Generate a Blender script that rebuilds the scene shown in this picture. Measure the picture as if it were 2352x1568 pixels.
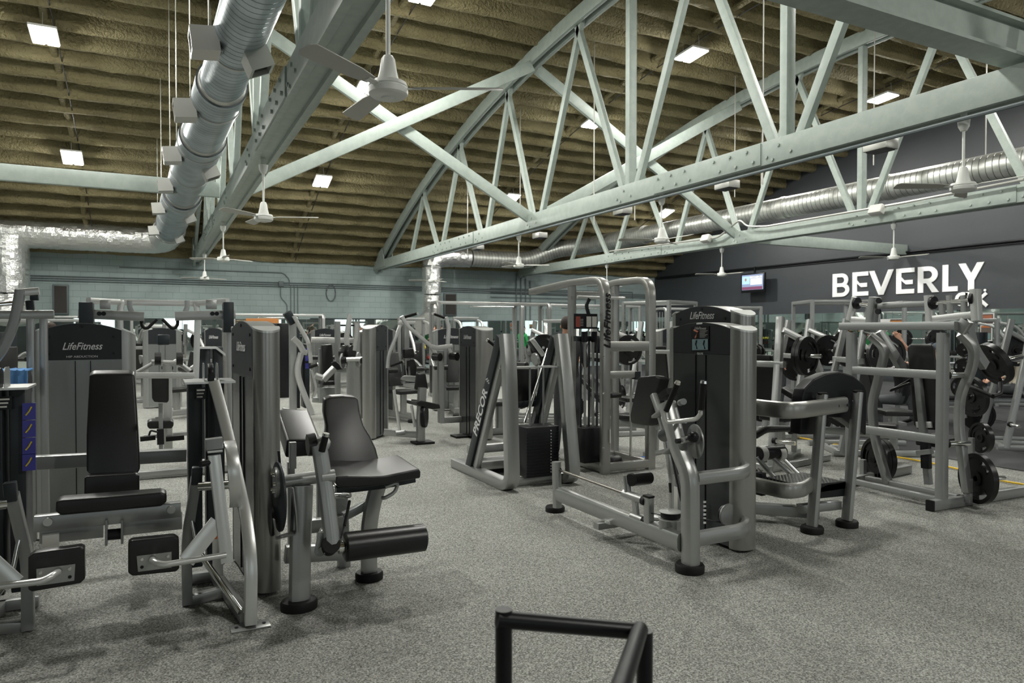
import bpy, bmesh, math, random
from mathutils import Vector as V, Matrix
R = math.radians
PI = math.pi
random.seed(7)
for o in list(bpy.data.objects): bpy.data.objects.remove(o)
SC = bpy.context.scene
COL = SC.collection

# ---------------------------------------------------------------- camera, world, exposure
FPX, TH, PT, EYE = 1620.0, R(26.87), R(0.95), 1.6
cd = bpy.data.cameras.new('camera'); cam = bpy.data.objects.new('camera', cd); COL.objects.link(cam)
cd.sensor_width = 36; cd.lens = FPX/2352*36; cd.clip_start = .05; cd.clip_end = 200
cam.location = (0, 0, EYE); cam.rotation_euler = (R(90)-PT, 0, -TH)
cd.dof.use_dof = True; cd.dof.focus_distance = 5.5; cd.dof.aperture_fstop = 3.6
SC.camera = cam
w = bpy.data.worlds.new('world'); SC.world = w; w.use_nodes = True
w.node_tree.nodes['Background'].inputs[0].default_value = (.6, .7, .75, 1)
w.node_tree.nodes['Background'].inputs[1].default_value = .3
SC.view_settings.view_transform = 'Standard'; SC.view_settings.look = 'None'
SC.view_settings.gamma = 1; SC.view_settings.use_curve_mapping = False
SC.view_settings.exposure = 0.33
LIGHT_POWER = 74.0
ROOF_TOP, ROOF_Y, ROOF_R = 8.0, 9.3, 37.3
def arc_z(y): return ROOF_TOP-ROOF_R+math.sqrt(ROOF_R**2-(y-ROOF_Y)**2)
LIGHT_X = (-7.9, -1.8, 4.35, 10.45, 16.8); LIGHT_Y = (20.7, 15.8, 12.0, 6.6, -2.1)

# ---------------------------------------------------------------- ray helper: a pixel of the frame met with a real plane of the room
_f = V((math.sin(TH)*math.cos(PT), math.cos(TH)*math.cos(PT), -math.sin(PT)))
_r = V((math.cos(TH), -math.sin(TH), 0)); _u = V((math.sin(TH)*math.sin(PT), math.cos(TH)*math.sin(PT), math.cos(PT)))
def P(u, v, X=None, Y=None, Z=None):
    d = _f+_r*((u-1176)/FPX)-_u*((v-784)/FPX)
    t = X/d.x if X is not None else Y/d.y if Y is not None else (Z-EYE)/d.z
    return V((0, 0, EYE))+d*t

# ---------------------------------------------------------------- materials
def mat(name, col, rough=.5, metal=0., bump=None, spec=.5, var=None, coat=0., emit=None):
    m = bpy.data.materials.new(name); m.use_nodes = True
    nt = m.node_tree; b = nt.nodes['Principled BSDF']
    b.inputs['Base Color'].default_value = (*col, 1); b.inputs['Roughness'].default_value = rough
    b.inputs['Metallic'].default_value = metal; b.inputs['Specular IOR Level'].default_value = spec
    b.inputs['Coat Weight'].default_value = coat
    if emit: b.inputs['Emission Color'].default_value = (*emit[0], 1); b.inputs['Emission Strength'].default_value = emit[1]
    tc = nt.nodes.new('ShaderNodeTexCoord')
    if var:      # (scale, second colour)
        n = nt.nodes.new('ShaderNodeTexNoise'); n.inputs['Scale'].default_value = var[0]; n.inputs['Detail'].default_value = 3
        nt.links.new(tc.outputs['Object'], n.inputs['Vector'])
        cr = nt.nodes.new('ShaderNodeValToRGB'); cr.color_ramp.elements[0].color = (*col, 1); cr.color_ramp.elements[1].color = (*var[1], 1)
        cr.color_ramp.elements[0].position = .4; cr.color_ramp.elements[1].position = .62
        nt.links.new(n.outputs['Fac'], cr.inputs[0]); nt.links.new(cr.outputs[0], b.inputs['Base Color'])
    if bump:     # (scale, strength, distance)
        n = nt.nodes.new('ShaderNodeTexNoise'); n.inputs['Scale'].default_value = bump[0]; n.inputs['Detail'].default_value = 4
        nt.links.new(tc.outputs['Object'], n.inputs['Vector'])
        bp = nt.nodes.new('ShaderNodeBump'); bp.inputs['Strength'].default_value = bump[1]; bp.inputs['Distance'].default_value = bump[2]
        nt.links.new(n.outputs['Fac'], bp.inputs['Height']); nt.links.new(bp.outputs[0], b.inputs['Normal'])
    return m
SILVER = mat('platinum_paint', (.40, .41, .40), .33, .7)
BRIGHT = mat('bright_silver_paint', (.66, .67, .65), .3, .6)
TAUPE = mat('satin_silver_paint', (.36, .36, .34), .31, .72)
STEEL = mat('grey_machine_paint', (.30, .31, .305), .36, .5)
ROD = mat('dark_steel_rod', (.22, .21, .19), .28, 1.)
CHROME = mat('chrome', (.8, .8, .78), .12, 1.)
PLATE = mat('dark_name_panel', (.023, .026, .03), .4, 0, spec=.3)
SHROUD = mat('smoky_shroud', (.062, .068, .07), .25, .3, spec=.4)
SHROUD2 = mat('silver_smoke_shroud', (.27, .285, .28), .26, .5, coat=.3)
VINYL = mat('black_vinyl', (.011, .011, .011), .33, 0, bump=(260, .3, .001), spec=.5)
BLACK = mat('black_metal', (.008, .009, .01), .38, 0, spec=.3)
RUBBER = mat('black_rubber', (.009, .009, .009), .6, 0, spec=.25)
IRON = mat('black_iron_plate', (.009, .009, .009), .33, 0, spec=.35, bump=(300, .2, .001))
CHAR = mat('charcoal_upright', (.02, .025, .029), .38, 0, spec=.35)
WHITE = mat('white_print', (.97, .98, .97), .6)
LOGO = mat('grey_logo_print', (.62, .62, .62), .5)
FANW = mat('white_fan_enamel', (.72, .74, .7), .4)
BLADE = mat('fan_blade_enamel', (.42, .42, .38), .45)
TRUSS = mat('sage_truss_paint', (.33, .385, .35), .5, 0, bump=(30, .25, .004), var=(9, (.37, .425, .385)))
DUCTF = mat('foil_wrap', (.88, .89, .87), .3, .9, bump=(25, .6, .02))
OUTLET = mat('galvanised_box', (.5, .5, .47), .4, .7, bump=(60, .2, .001))
CONDUIT = mat('painted_conduit', (.13, .16, .165), .5)
PIPEG = mat('grey_pipe', (.5, .5, .46), .4, .5)
CABLE = mat('black_cable', (.02, .02, .02), .5)
YELLOW = mat('yellow_cord_jacket', (.75, .48, .02), .5)
TOWEL = mat('blue_towel', (.12, .3, .62), .9, bump=(300, .6, .004))
REDC = mat('red_cloth', (.6, .02, .04), .7)
BLUEC = mat('blue_cloth', (.03, .12, .42), .8)
ORANGE = mat('orange_label', (.65, .12, .02), .5)
LABELW = mat('white_label', (.62, .62, .58), .5)
BLUEL = mat('blue_instruction_label', (.05, .05, .3), .4)
SKIN = mat('skin', (.55, .3, .2), .5)
HAIR = mat('dark_hair', (.03, .018, .012), .7, bump=(200, .6, .004))
GREENT = mat('green_shirt', (.02, .32, .08), .8)
HOODIE = mat('grey_hoodie', (.36, .34, .29), .9, bump=(90, .4, .004))
PANTS = mat('dark_grey_leggings', (.06, .065, .07), .8)
KHAKI = mat('cream_shirt', (.55, .5, .4), .9)
FRAMEW = mat('white_frame', (.7, .7, .68), .5)
YELB = mat('yellow_vinyl', (.7, .55, .03), .4)
REDB = mat('red_vinyl', (.6, .04, .03), .4)
SPK = mat('speaker_cloth', (.05, .045, .04), .8, bump=(200, .4, .002))

def node_mat(name):
    m = bpy.data.materials.new(name); m.use_nodes = True
    nt = m.node_tree; return m, nt, nt.nodes['Principled BSDF'], nt.nodes.new, nt.links.new
def ramp(new, stops):
    r = new('ShaderNodeValToRGB'); e = r.color_ramp.elements
    while len(e) < len(stops): e.new(.5)
    for k, (p, c) in enumerate(stops): e[k].position = p; e[k].color = (*c, 1)
    return r
# speckled grey carpet
CARPET, nt, b, new, ln = node_mat('speckled_carpet')
tc = new('ShaderNodeTexCoord'); n1 = new('ShaderNodeTexNoise'); n1.inputs['Scale'].default_value = 125; n1.inputs['Detail'].default_value = 3; n1.inputs['Roughness'].default_value = .75
ln(tc.outputs['Object'], n1.inputs['Vector'])
r1 = ramp(new, [(.36, (.035, .036, .033)), (.46, (.16, .165, .15)), (.55, (.29, .295, .27)), (.68, (.54, .545, .5))])
ln(n1.outputs['Fac'], r1.inputs[0])
n2 = new('ShaderNodeTexNoise'); n2.inputs['Scale'].default_value = .8; n2.inputs['Detail'].default_value = 4; ln(tc.outputs['Object'], n2.inputs['Vector'])
r2 = ramp(new, [(.3, (.88, .88, .88)), (.7, (1.06, 1.06, 1.06))]); ln(n2.outputs['Fac'], r2.inputs[0])
mx = new('ShaderNodeMix'); mx.data_type = 'RGBA'; mx.blend_type = 'MULTIPLY'; mx.inputs[0].default_value = 1
ln(r1.outputs[0], mx.inputs[6]); ln(r2.outputs[0], mx.inputs[7]); ln(mx.outputs[2], b.inputs['Base Color'])
b.inputs['Roughness'].default_value = .9
bp = new('ShaderNodeBump'); bp.inputs['Strength'].default_value = .5; bp.inputs['Distance'].default_value = .004
ln(n1.outputs['Fac'], bp.inputs['Height']); ln(bp.outputs[0], b.inputs['Normal'])
MATT = mat('dark_rubber_floor', (.022, .023, .025), .65, spec=.3, bump=(300, .3, .002), var=(260, (.05, .051, .054)))
# spray foam
FOAM, nt, b, new, ln = node_mat('sprayed_foam')
tc = new('ShaderNodeTexCoord'); n1 = new('ShaderNodeTexNoise'); n1.inputs['Scale'].default_value = 1.3; n1.inputs['Detail'].default_value = 2
ln(tc.outputs['Object'], n1.inputs['Vector'])
r1 = ramp(new, [(.32, (.215, .18, .09)), (.5, (.265, .225, .115)), (.7, (.315, .27, .145))]); ln(n1.outputs['Fac'], r1.inputs[0]); ln(r1.outputs[0], b.inputs['Base Color'])
v1 = new('ShaderNodeTexNoise'); v1.inputs['Scale'].default_value = 17; v1.inputs['Detail'].default_value = 3; v1.inputs['Distortion'].default_value = .6; ln(tc.outputs['Object'], v1.inputs['Vector'])
bp = new('ShaderNodeBump'); bp.inputs['Strength'].default_value = 1.; bp.inputs['Distance'].default_value = .075
ln(v1.outputs['Fac'], bp.inputs['Height']); ln(bp.outputs[0], b.inputs['Normal']); b.inputs['Roughness'].default_value = .75
# painted block wall
CMU, nt, b, new, ln = node_mat('painted_block_wall')
tc = new('ShaderNodeTexCoord'); mp = new('ShaderNodeMapping'); mp.inputs['Rotation'].default_value = (R(90), 0, 0)
ln(tc.outputs['Object'], mp.inputs['Vector'])
bk = new('ShaderNodeTexBrick'); bk.inputs['Scale'].default_value = 1; bk.inputs['Brick Width'].default_value = .405; bk.inputs['Row Height'].default_value = .203
bk.inputs['Mortar Size'].default_value = .006; bk.inputs['Mortar Smooth'].default_value = .5
bk.inputs['Color1'].default_value = (.33, .41, .405, 1); bk.inputs['Color2'].default_value = (.355, .435, .43, 1); bk.inputs['Mortar'].default_value = (.24, .31, .31, 1)
ln(mp.outputs[0], bk.inputs['Vector']); ln(bk.outputs['Color'], b.inputs['Base Color'])
bp = new('ShaderNodeBump'); bp.inputs['Strength'].default_value = .6; bp.inputs['Distance'].default_value = .008; bp.invert = True
ln(bk.outputs['Fac'], bp.inputs['Height']); ln(bp.outputs[0], b.inputs['Normal']); b.inputs['Roughness'].default_value = .55
DARKW = mat('charcoal_wall_paint', (.046, .052, .058), .5, bump=(3, .3, .02))
DIMMEDW = mat('dimmed_wall_paint', (.13, .15, .15), .6)  # unseen left and front walls, colour darkened to lessen bounced light
# spiral duct: rings along the local axis
def ring_mat(name, pitch, base):
    m, nt, b, new, ln = node_mat(name)
    tc = new('ShaderNodeTexCoord'); sp = new('ShaderNodeSeparateXYZ'); ln(tc.outputs['UV'], sp.inputs[0])
    mt = new('ShaderNodeMath'); mt.operation = 'MULTIPLY'; mt.inputs[1].default_value = 1/pitch; ln(sp.outputs['X'], mt.inputs[0])
    fr = new('ShaderNodeMath'); fr.operation = 'FRACT'; ln(mt.outputs[0], fr.inputs[0])
    rr = ramp(new, [(0, (.05, .05, .05)), (.06, (1, 1, 1)), (.92, (1, 1, 1)), (.97, (.05, .05, .05))]); ln(fr.outputs[0], rr.inputs[0])
    n = new('ShaderNodeTexNoise'); n.inputs['Scale'].default_value = 2.5; ln(tc.outputs['Object'], n.inputs['Vector'])
    rc = ramp(new, [(.35, tuple(x*.8 for x in base)), (.65, tuple(x*1.15 for x in base))]); ln(n.outputs['Fac'], rc.inputs[0])
    mx = new('ShaderNodeMix'); mx.data_type = 'RGBA'; mx.blend_type = 'MULTIPLY'; mx.inputs[0].default_value = .75
    ln(rc.outputs[0], mx.inputs[6]); ln(rr.outputs[0], mx.inputs[7]); ln(mx.outputs[2], b.inputs['Base Color'])
    bp = new('ShaderNodeBump'); bp.inputs['Strength'].default_value = .8; bp.inputs['Distance'].default_value = .01
    ln(rr.outputs[0], bp.inputs['Height']); ln(bp.outputs[0], b.inputs['Normal'])
    b.inputs['Metallic'].default_value = .75; b.inputs['Roughness'].default_value = .38
    return m
SPIRAL = ring_mat('spiral_duct_steel', .11, (.4, .46, .49))
SPIRAL2 = ring_mat('bright_spiral_duct_steel', .13, (.66, .67, .63))
GLASS, nt, b, new, ln = node_mat('mirror_silver')
b.inputs['Base Color'].default_value = (.72, .8, .77, 1); b.inputs['Metallic'].default_value = 1; b.inputs['Roughness'].default_value = .015
LAMP = mat('lamp_diffuser', (1, 1, 1), .4, emit=((1, .99, .93), 28))
DAY = mat('daylight_glazing', (1, 1, 1), .4, emit=((.85, .95, 1), 1.2))
# diamond plate
DIAM, nt, b, new, ln = node_mat('tread_plate')
tc = new('ShaderNodeTexCoord'); mp = new('ShaderNodeMapping'); mp.inputs['Rotation'].default_value = (0, 0, R(45)); mp.inputs['Scale'].default_value = (38, 38, 38)
ln(tc.outputs['Object'], mp.inputs['Vector']); ck = new('ShaderNodeTexVoronoi'); ck.feature = 'F1'; ck.inputs['Scale'].default_value = 1; ck.inputs['Randomness'].default_value = 0
ln(mp.outputs[0], ck.inputs['Vector']); bp = new('ShaderNodeBump'); bp.inputs['Strength'].default_value = 1; bp.inputs['Distance'].default_value = .01; bp.invert = True
ln(ck.outputs['Distance'], bp.inputs['Height']); ln(bp.outputs[0], b.inputs['Normal'])
b.inputs['Base Color'].default_value = (.03, .03, .03, 1); b.inputs['Roughness'].default_value = .3; b.inputs['Metallic'].default_value = .4

# ---------------------------------------------------------------- mesh builder
def rrect(w, h, r=None, n=3):
    r = min(w, h)*.09 if r is None else min(r, min(w, h)/2*.999)
    pts = []
    for cx, cy, a0 in ((w/2-r, h/2-r, 0), (-w/2+r, h/2-r, 90), (-w/2+r, -h/2+r, 180), (w/2-r, -h/2+r, 270)):
        for k in range(n): a = R(a0+90*k/(n-1)); pts.append((cx+r*math.cos(a), cy+r*math.sin(a)))
    return pts
def circ(r, n=14): return [(r*math.cos(2*PI*k/n), r*math.sin(2*PI*k/n)) for k in range(n)]
def fillet(pts, rad, n=5):
    pts = [V(p) for p in pts]; out = [pts[0]]
    for i in range(1, len(pts)-1):
        a, p, c = pts[i-1], pts[i], pts[i+1]
        d1 = (a-p); d2 = (c-p); l = min(rad, d1.length*.48, d2.length*.48)
        if l < 1e-4 or d1.normalized().dot(d2.normalized()) < -.999: out.append(p); continue
        q1 = p+d1.normalized()*l; q2 = p+d2.normalized()*l
        for k in range(n+1):
            t = k/n; out.append(q1*(1-t)**2+p*2*t*(1-t)+q2*t*t)
    out.append(pts[-1]); return out
class MB:
    def __init__(s): s.v = []; s.f = []; s.uv = {}
    def add(s, vs, fs):
        n = len(s.v); s.v += [V(p) for p in vs]; s.f += [tuple(i+n for i in f) for f in fs]; return s
    def sweep(s, pts, prof, up=(0, 0, 1), fil=0, cap=True, closed=False):
        pts = [V(p) for p in pts]
        if fil: pts = fillet(pts, fil)
        n = len(prof); up = V(up); base = len(s.v); rings = []; dist = 0
        N = len(pts)
        for i, p in enumerate(pts):
            if closed: t1 = (pts[(i+1) % N]-p).normalized(); t0 = (p-pts[i-1]).normalized()
            else:
                t1 = (pts[i+1]-p).normalized() if i < N-1 else None; t0 = (p-pts[i-1]).normalized() if i else None
                t1 = t1 or t0; t0 = t0 or t1
            t = (t0+t1); t = t.normalized() if t.length > 1e-6 else t1
            u2 = up-t*up.dot(t)
            if u2.length < .05: u2 = V((0, 1, 0))-t*t.y if abs(t.y) < .9 else V((1, 0, 0))-t*t.x
            u2.normalize(); sd = t.cross(u2)
            k = 1/max(.45, math.sqrt(max(.01, (1+t0.dot(t1))/2)))
            bn = (t1-t0)
            if bn.length > 1e-4 and k > 1.001:
                bn = (bn-t*bn.dot(t)).normalized()
            else: bn = None
            if i: dist += (p-pts[i-1]).length
            for x, y in prof:
                o = sd*x+u2*y
                if bn is not None: o = o+bn*(o.dot(bn))*(k-1)
                s.uv[len(s.v)] = (dist, 0); s.v.append(p+o)
        M = N if closed else N-1
        for i in range(M):
            a = base+i*n; c = base+((i+1) % N)*n
            for k in range(n): s.f.append((a+k, a+(k+1) % n, c+(k+1) % n, c+k))
        if cap and not closed:
            s.f.append(tuple(base+k for k in range(n))[::-1]); s.f.append(tuple(base+(N-1)*n+k for k in range(n)))
        return s
    def beam(s, p, q, w, h, up=(0, 0, 1), r=None): return s.sweep([p, q], rrect(w, h, r), up)
    def path(s, pts, w, h, up=(0, 0, 1), fil=.08, r=None): return s.sweep(pts, rrect(w, h, r), up, fil)
    def tube(s, pts, r, fil=0, n=12, up=(0, 0, 1), closed=False): return s.sweep(pts, circ(r, n), up, fil, closed=closed)
    def cyl(s, p, q, r, r2=None, n=20):
        p, q = V(p), V(q); t = (q-p).normalized(); a = t.orthogonal().normalized(); b = t.cross(a); r2 = r if r2 is None else r2
        vs = [p+(a*x+b*y)*r for x, y in circ(1, n)]+[q+(a*x+b*y)*r2 for x, y in circ(1, n)]
        return s.add(vs, [(k, (k+1) % n, n+(k+1) % n, n+k) for k in range(n)]+[tuple(range(n))[::-1], tuple(range(n, 2*n))])
    def lathe(s, p, ax, prof, n=24):       # prof: (distance along axis, radius)
        p = V(p); t = V(ax).normalized(); a = t.orthogonal().normalized(); b = t.cross(a); vs = []; m = len(prof)
        for z, r in prof: vs += [p+t*z+(a*x+b*y)*r for x, y in circ(1, n)]
        fs = [(i*n+k, i*n+(k+1) % n, (i+1)*n+(k+1) % n, (i+1)*n+k) for i in range(m-1) for k in range(n)]
        return s.add(vs, fs+[tuple(range(n))[::-1], tuple(range((m-1)*n, m*n))])
    def prism(s, poly, d):
        poly = [V(p) for p in poly]; d = V(d); n = len(poly)
        return s.add(poly+[p+d for p in poly], [tuple(range(n))[::-1], tuple(range(n, 2*n))]+[(k, (k+1) % n, n+(k+1) % n, n+k) for k in range(n)])
    def box(s, c, size, rot=None, bev=0, seg=2):
        bm = bmesh.new(); bmesh.ops.create_cube(bm, size=1); bmesh.ops.scale(bm, vec=V(size), verts=bm.verts)
        if bev: bmesh.ops.bevel(bm, geom=bm.edges[:], offset=bev, segments=seg, profile=.5, affect='EDGES')
        M = Matrix.Translation(V(c)) @ (rot.to_4x4() if rot else Matrix.Identity(4))
        bm.verts.index_update()
        s.add([M @ v.co for v in bm.verts], [[v.index for v in f.verts] for f in bm.faces]); bm.free(); return s
    def aabb(s, a, b, bev=0): a, b = V(a), V(b); return s.box((a+b)/2, [abs(x) for x in (b-a)], None, bev)
    def cushion(s, poly, d, r=.02):        # rounded slab: planar outline extruded by d with bevelled rims
        bm = bmesh.new(); vs = [bm.verts.new(V(p)) for p in poly]; f = bm.faces.new(vs)
        ret = bmesh.ops.extrude_face_region(bm, geom=[f]); nv = [e for e in ret['geom'] if isinstance(e, bmesh.types.BMVert)]
        bmesh.ops.translate(bm, vec=V(d), verts=nv); bmesh.ops.recalc_face_normals(bm, faces=bm.faces[:])
        bmesh.ops.bevel(bm, geom=bm.edges[:], offset=r, segments=3, profile=.6, affect='EDGES', clamp_overlap=True)
        bm.verts.index_update(); s.add([v.co for v in bm.verts], [[v.index for v in f.verts] for f in bm.faces]); bm.free(); return s
    def sphere(s, c, r, n=12, sc=(1, 1, 1)):
        c = V(c); vs = []; m = n//2+1
        for i in range(1, m): 
            a = PI*i/m; vs += [c+V((r*sc[0]*math.sin(a)*x, r*sc[1]*math.sin(a)*y, r*sc[2]*math.cos(a))) for x, y in circ(1, n)]
        fs = [(i*n+k, (i+1)*n+k, (i+1)*n+(k+1) % n, i*n+(k+1) % n) for i in range(m-2) for k in range(n)]
        return s.add(vs, fs+[tuple(range(n)), tuple(range((m-2)*n, (m-1)*n))[::-1]])
    def build(s, name, m, parent=None, label=None, loc=None, smooth=40):
        me = bpy.data.meshes.new(name)
        inv = None
        if parent is not None and loc is None: inv = WORLD(parent).inverted()
        vs = s.v if inv is None else [inv @ p for p in s.v]
        if parent is None and loc is None:           # origin at the thing's foot
            lo = [min(p[k] for p in vs) for k in range(3)]; hi = [max(p[k] for p in vs) for k in range(3)]
            org = V(((lo[0]+hi[0])/2, (lo[1]+hi[1])/2, lo[2])); vs = [p-org for p in vs]
        else: org = V((0, 0, 0))
        me.from_pydata([tuple(p) for p in vs], [], [tuple(f) for f in s.f])
        if s.uv:
            ul = me.uv_layers.new(name='UVMap'); ld = ul.data
            for lp in me.loops: ld[lp.index].uv = s.uv.get(lp.vertex_index, (0, 0))
        me.validate(); me.update()
        bm = bmesh.new(); bm.from_mesh(me); bmesh.ops.recalc_face_normals(bm, faces=bm.faces[:]); bm.to_mesh(me); bm.free()
        if smooth: me.shade_smooth(); me.set_sharp_from_angle(angle=R(smooth))
        me.materials.append(m)
        o = bpy.data.objects.new(name, me); COL.objects.link(o); o.parent = parent
        if parent is None: o.location = org
        if label: o['label'] = label
        return o
def WORLD(o):
    M = Matrix.Identity(4)
    while o is not None: M = Matrix.LocRotScale(o.location, o.rotation_euler, o.scale) @ M; o = o.parent
    return M
def thing(name, loc, label, cat, group=None, rz=0):
    o = bpy.data.objects.new(name, None); o.empty_display_size = .1; COL.objects.link(o)
    o.location = loc; o.rotation_euler = (0, 0, rz); return tag(o, label, cat, group)
def tag(o, label=None, cat=None, group=None, kind=None):
    if label: o['label'] = label
    if cat: o['category'] = cat
    if group: o['group'] = group
    if kind: o['kind'] = kind
    return o
def kids(o): return KID.get(o.name, [])
def tree_copy(o, parent=None):
    c = o.copy(); COL.objects.link(c); c.parent = parent
    for ch in [x for x in bpy.data.objects if x.parent == o]: tree_copy(ch, c)
    return c
def text(name, body, size, m, origin, right, upv, parent, ext=.001, shear=0., bold=0., align='CENTER', label=None, squash=1.):
    cu = bpy.data.curves.new(name, 'FONT'); cu.body = body; cu.size = size; cu.extrude = ext; cu.shear = shear; cu.offset = bold
    cu.align_x = align; cu.align_y = 'CENTER'; cu.resolution_u = 3
    t = bpy.data.objects.new(name, cu); COL.objects.link(t)
    bpy.context.view_layer.update()
    me = bpy.data.meshes.new_from_object(t.evaluated_get(bpy.context.evaluated_depsgraph_get()))
    bpy.data.objects.remove(t); me.name = name
    r = V(right).normalized(); u = V(upv).normalized(); n = r.cross(u)
    M = Matrix((r, u, n)).transposed().to_4x4(); M.translation = V(origin)
    M = M @ Matrix.Diagonal((squash, 1, 1, 1))
    if parent is not None: M = WORLD(parent).inverted() @ M
    me.transform(M); me.materials.clear(); me.materials.append(m)
    o = bpy.data.objects.new(name, me); COL.objects.link(o); o.parent = parent
    if label: o['label'] = label
    return o
def struct(name, mb, m, **k): o = mb.build(name, m, None, **k); o['kind'] = 'structure'; return o

# ================================================================ the setting
XL, XR, YB, YF = -11.0, 20.6, 26.1, -7.5
struct('floor', MB().aabb((XL, YF, -.1), (XR, YB, 0)), CARPET)
# rubber mat zone along the right hand side
p1 = [P(1740, 985, Z=0), P(2352, 1080, Z=0)]
struct('trim_1', MB().aabb((8.75, YF, 0), (XR, YB, .008)), MATT)
struct('wall_back', MB().aabb((XL, YB, 0), (XR, YB+.2, 4.45)), CMU)
def gable(x0, x1):
    ys = [YF+(YB-YF)*k/40 for k in range(41)]
    poly = [V((x0, YF, 0))]+[V((x0, y, arc_z(y)+.45)) for y in ys]+[V((x0, YB, 0))]
    return MB().prism(poly, (x1-x0, 0, 0))
struct('wall_right', gable(XR, XR+.2), DARKW, smooth=0)
struct('wall_left', gable(XL-.2, XL), DIMMEDW, smooth=0)
struct('wall_front', MB().aabb((XL, YF-.2, 0), (XR, YF, 4.45)), DIMMEDW)
for k, (x0, x1) in enumerate(((-5.2, -2.6), (.6, 3.2), (7, 9.6), (13.5, 16.1))):
    o = struct('window_%d' % (k+1), MB().aabb((x0, YF, 1.0), (x1, YF+.03, 2.9)), DAY)
    fr = MB()
    for xx in (x0, (x0+x1)/2, x1): fr.beam((xx, YF+.04, .97), (xx, YF+.04, 2.93), .06, .08, (0, 1, 0))
    for zz in (1.0, 2.9): fr.beam((x0, YF+.04, zz), (x1, YF+.04, zz), .06, .08)
    fr.build('window_frame', FRAMEW, o)
# roof: foam covered joists following the barrel arc
def roof():
    mb = MB(); S = .66; L = ROOF_R*math.asin((YB+.3-ROOF_Y)/ROOF_R); N = 11
    prof = [(0, .34), (.10, .40), (.22, .40), (.31, .33), (.37, .12), (.48, .0), (.66, -.03), (.84, .0), (.92, .14)]
    rows = []; s0 = -L; k = 0
    while s0 < L:
        for t, d in prof:
            s = s0+t*S
            if s > L: break
            rows.append((s, d))
        s0 += S
    xs = [XL+(XR-XL)*i/210 for i in range(211)]; rnd = random.Random(3)
    off = [[0]*len(xs) for _ in rows]
    wob = {}
    for i, (s, d) in enumerate(rows):
        a = s/ROOF_R; cy, cz = ROOF_Y, ROOF_TOP-ROOF_R
        for j, x in enumerate(xs):
            jj = .018*math.sin(x*1.7+i*.9)+.012*math.sin(x*4.1+i*2.3)+rnd.uniform(-.014, .014)
            rr = ROOF_R+.36-d+jj; ss = jj*.6/ROOF_R
            mb.v.append(V((x, cy+rr*math.sin(a+ss), cz+rr*math.cos(a+ss))))
    n = len(xs)
    for i in range(len(rows)-1):
        for j in range(n-1): mb.f.append((i*n+j, i*n+j+1, (i+1)*n+j+1, (i+1)*n+j))
    struct('ceiling', mb, FOAM, smooth=60)
    ot = MB()
    pts = [(ROOF_Y+(ROOF_R+.6)*math.sin(a/40*L/ROOF_R), ROOF_TOP-ROOF_R+(ROOF_R+.6)*math.cos(a/40*L/ROOF_R)) for a in range(-40, 41)]
    vs = [(x, y, z) for (y, z) in pts for x in (XL, XR)]
    ot.add(vs, [(2*i, 2*i+1, 2*i+3, 2*i+2) for i in range(80)])
    struct('trim_2', ot, FOAM)
roof()
# foam covered bridging line in the middle of each bay, with its conduit
for k, x in enumerate(LIGHT_X):
    mb = MB(); ys = [YF+.5+(YB-YF-.6)*i/60 for i in range(61)]
    mb.sweep([(x+.03*math.sin(i*1.3), y, arc_z(y)+.10+.02*math.sin(i*2.1)) for i, y in enumerate(ys)], circ(.07, 8))
    struct('trim_%d' % (3+k), mb, FOAM)
    mb = MB().tube([(x+.14, y, arc_z(y)-.02) for y in ys], .012, n=6)
    tag(mb.build('roof_conduit', CABLE), 'thin dark conduit under the foam roof by the lamps, %s' % ['beyond the left edge', 'left of the big round duct', 'between the first and second truss', 'between the second and third truss', 'nearest the dark wall'][k], 'conduit', 'conduits under the roof')

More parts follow.
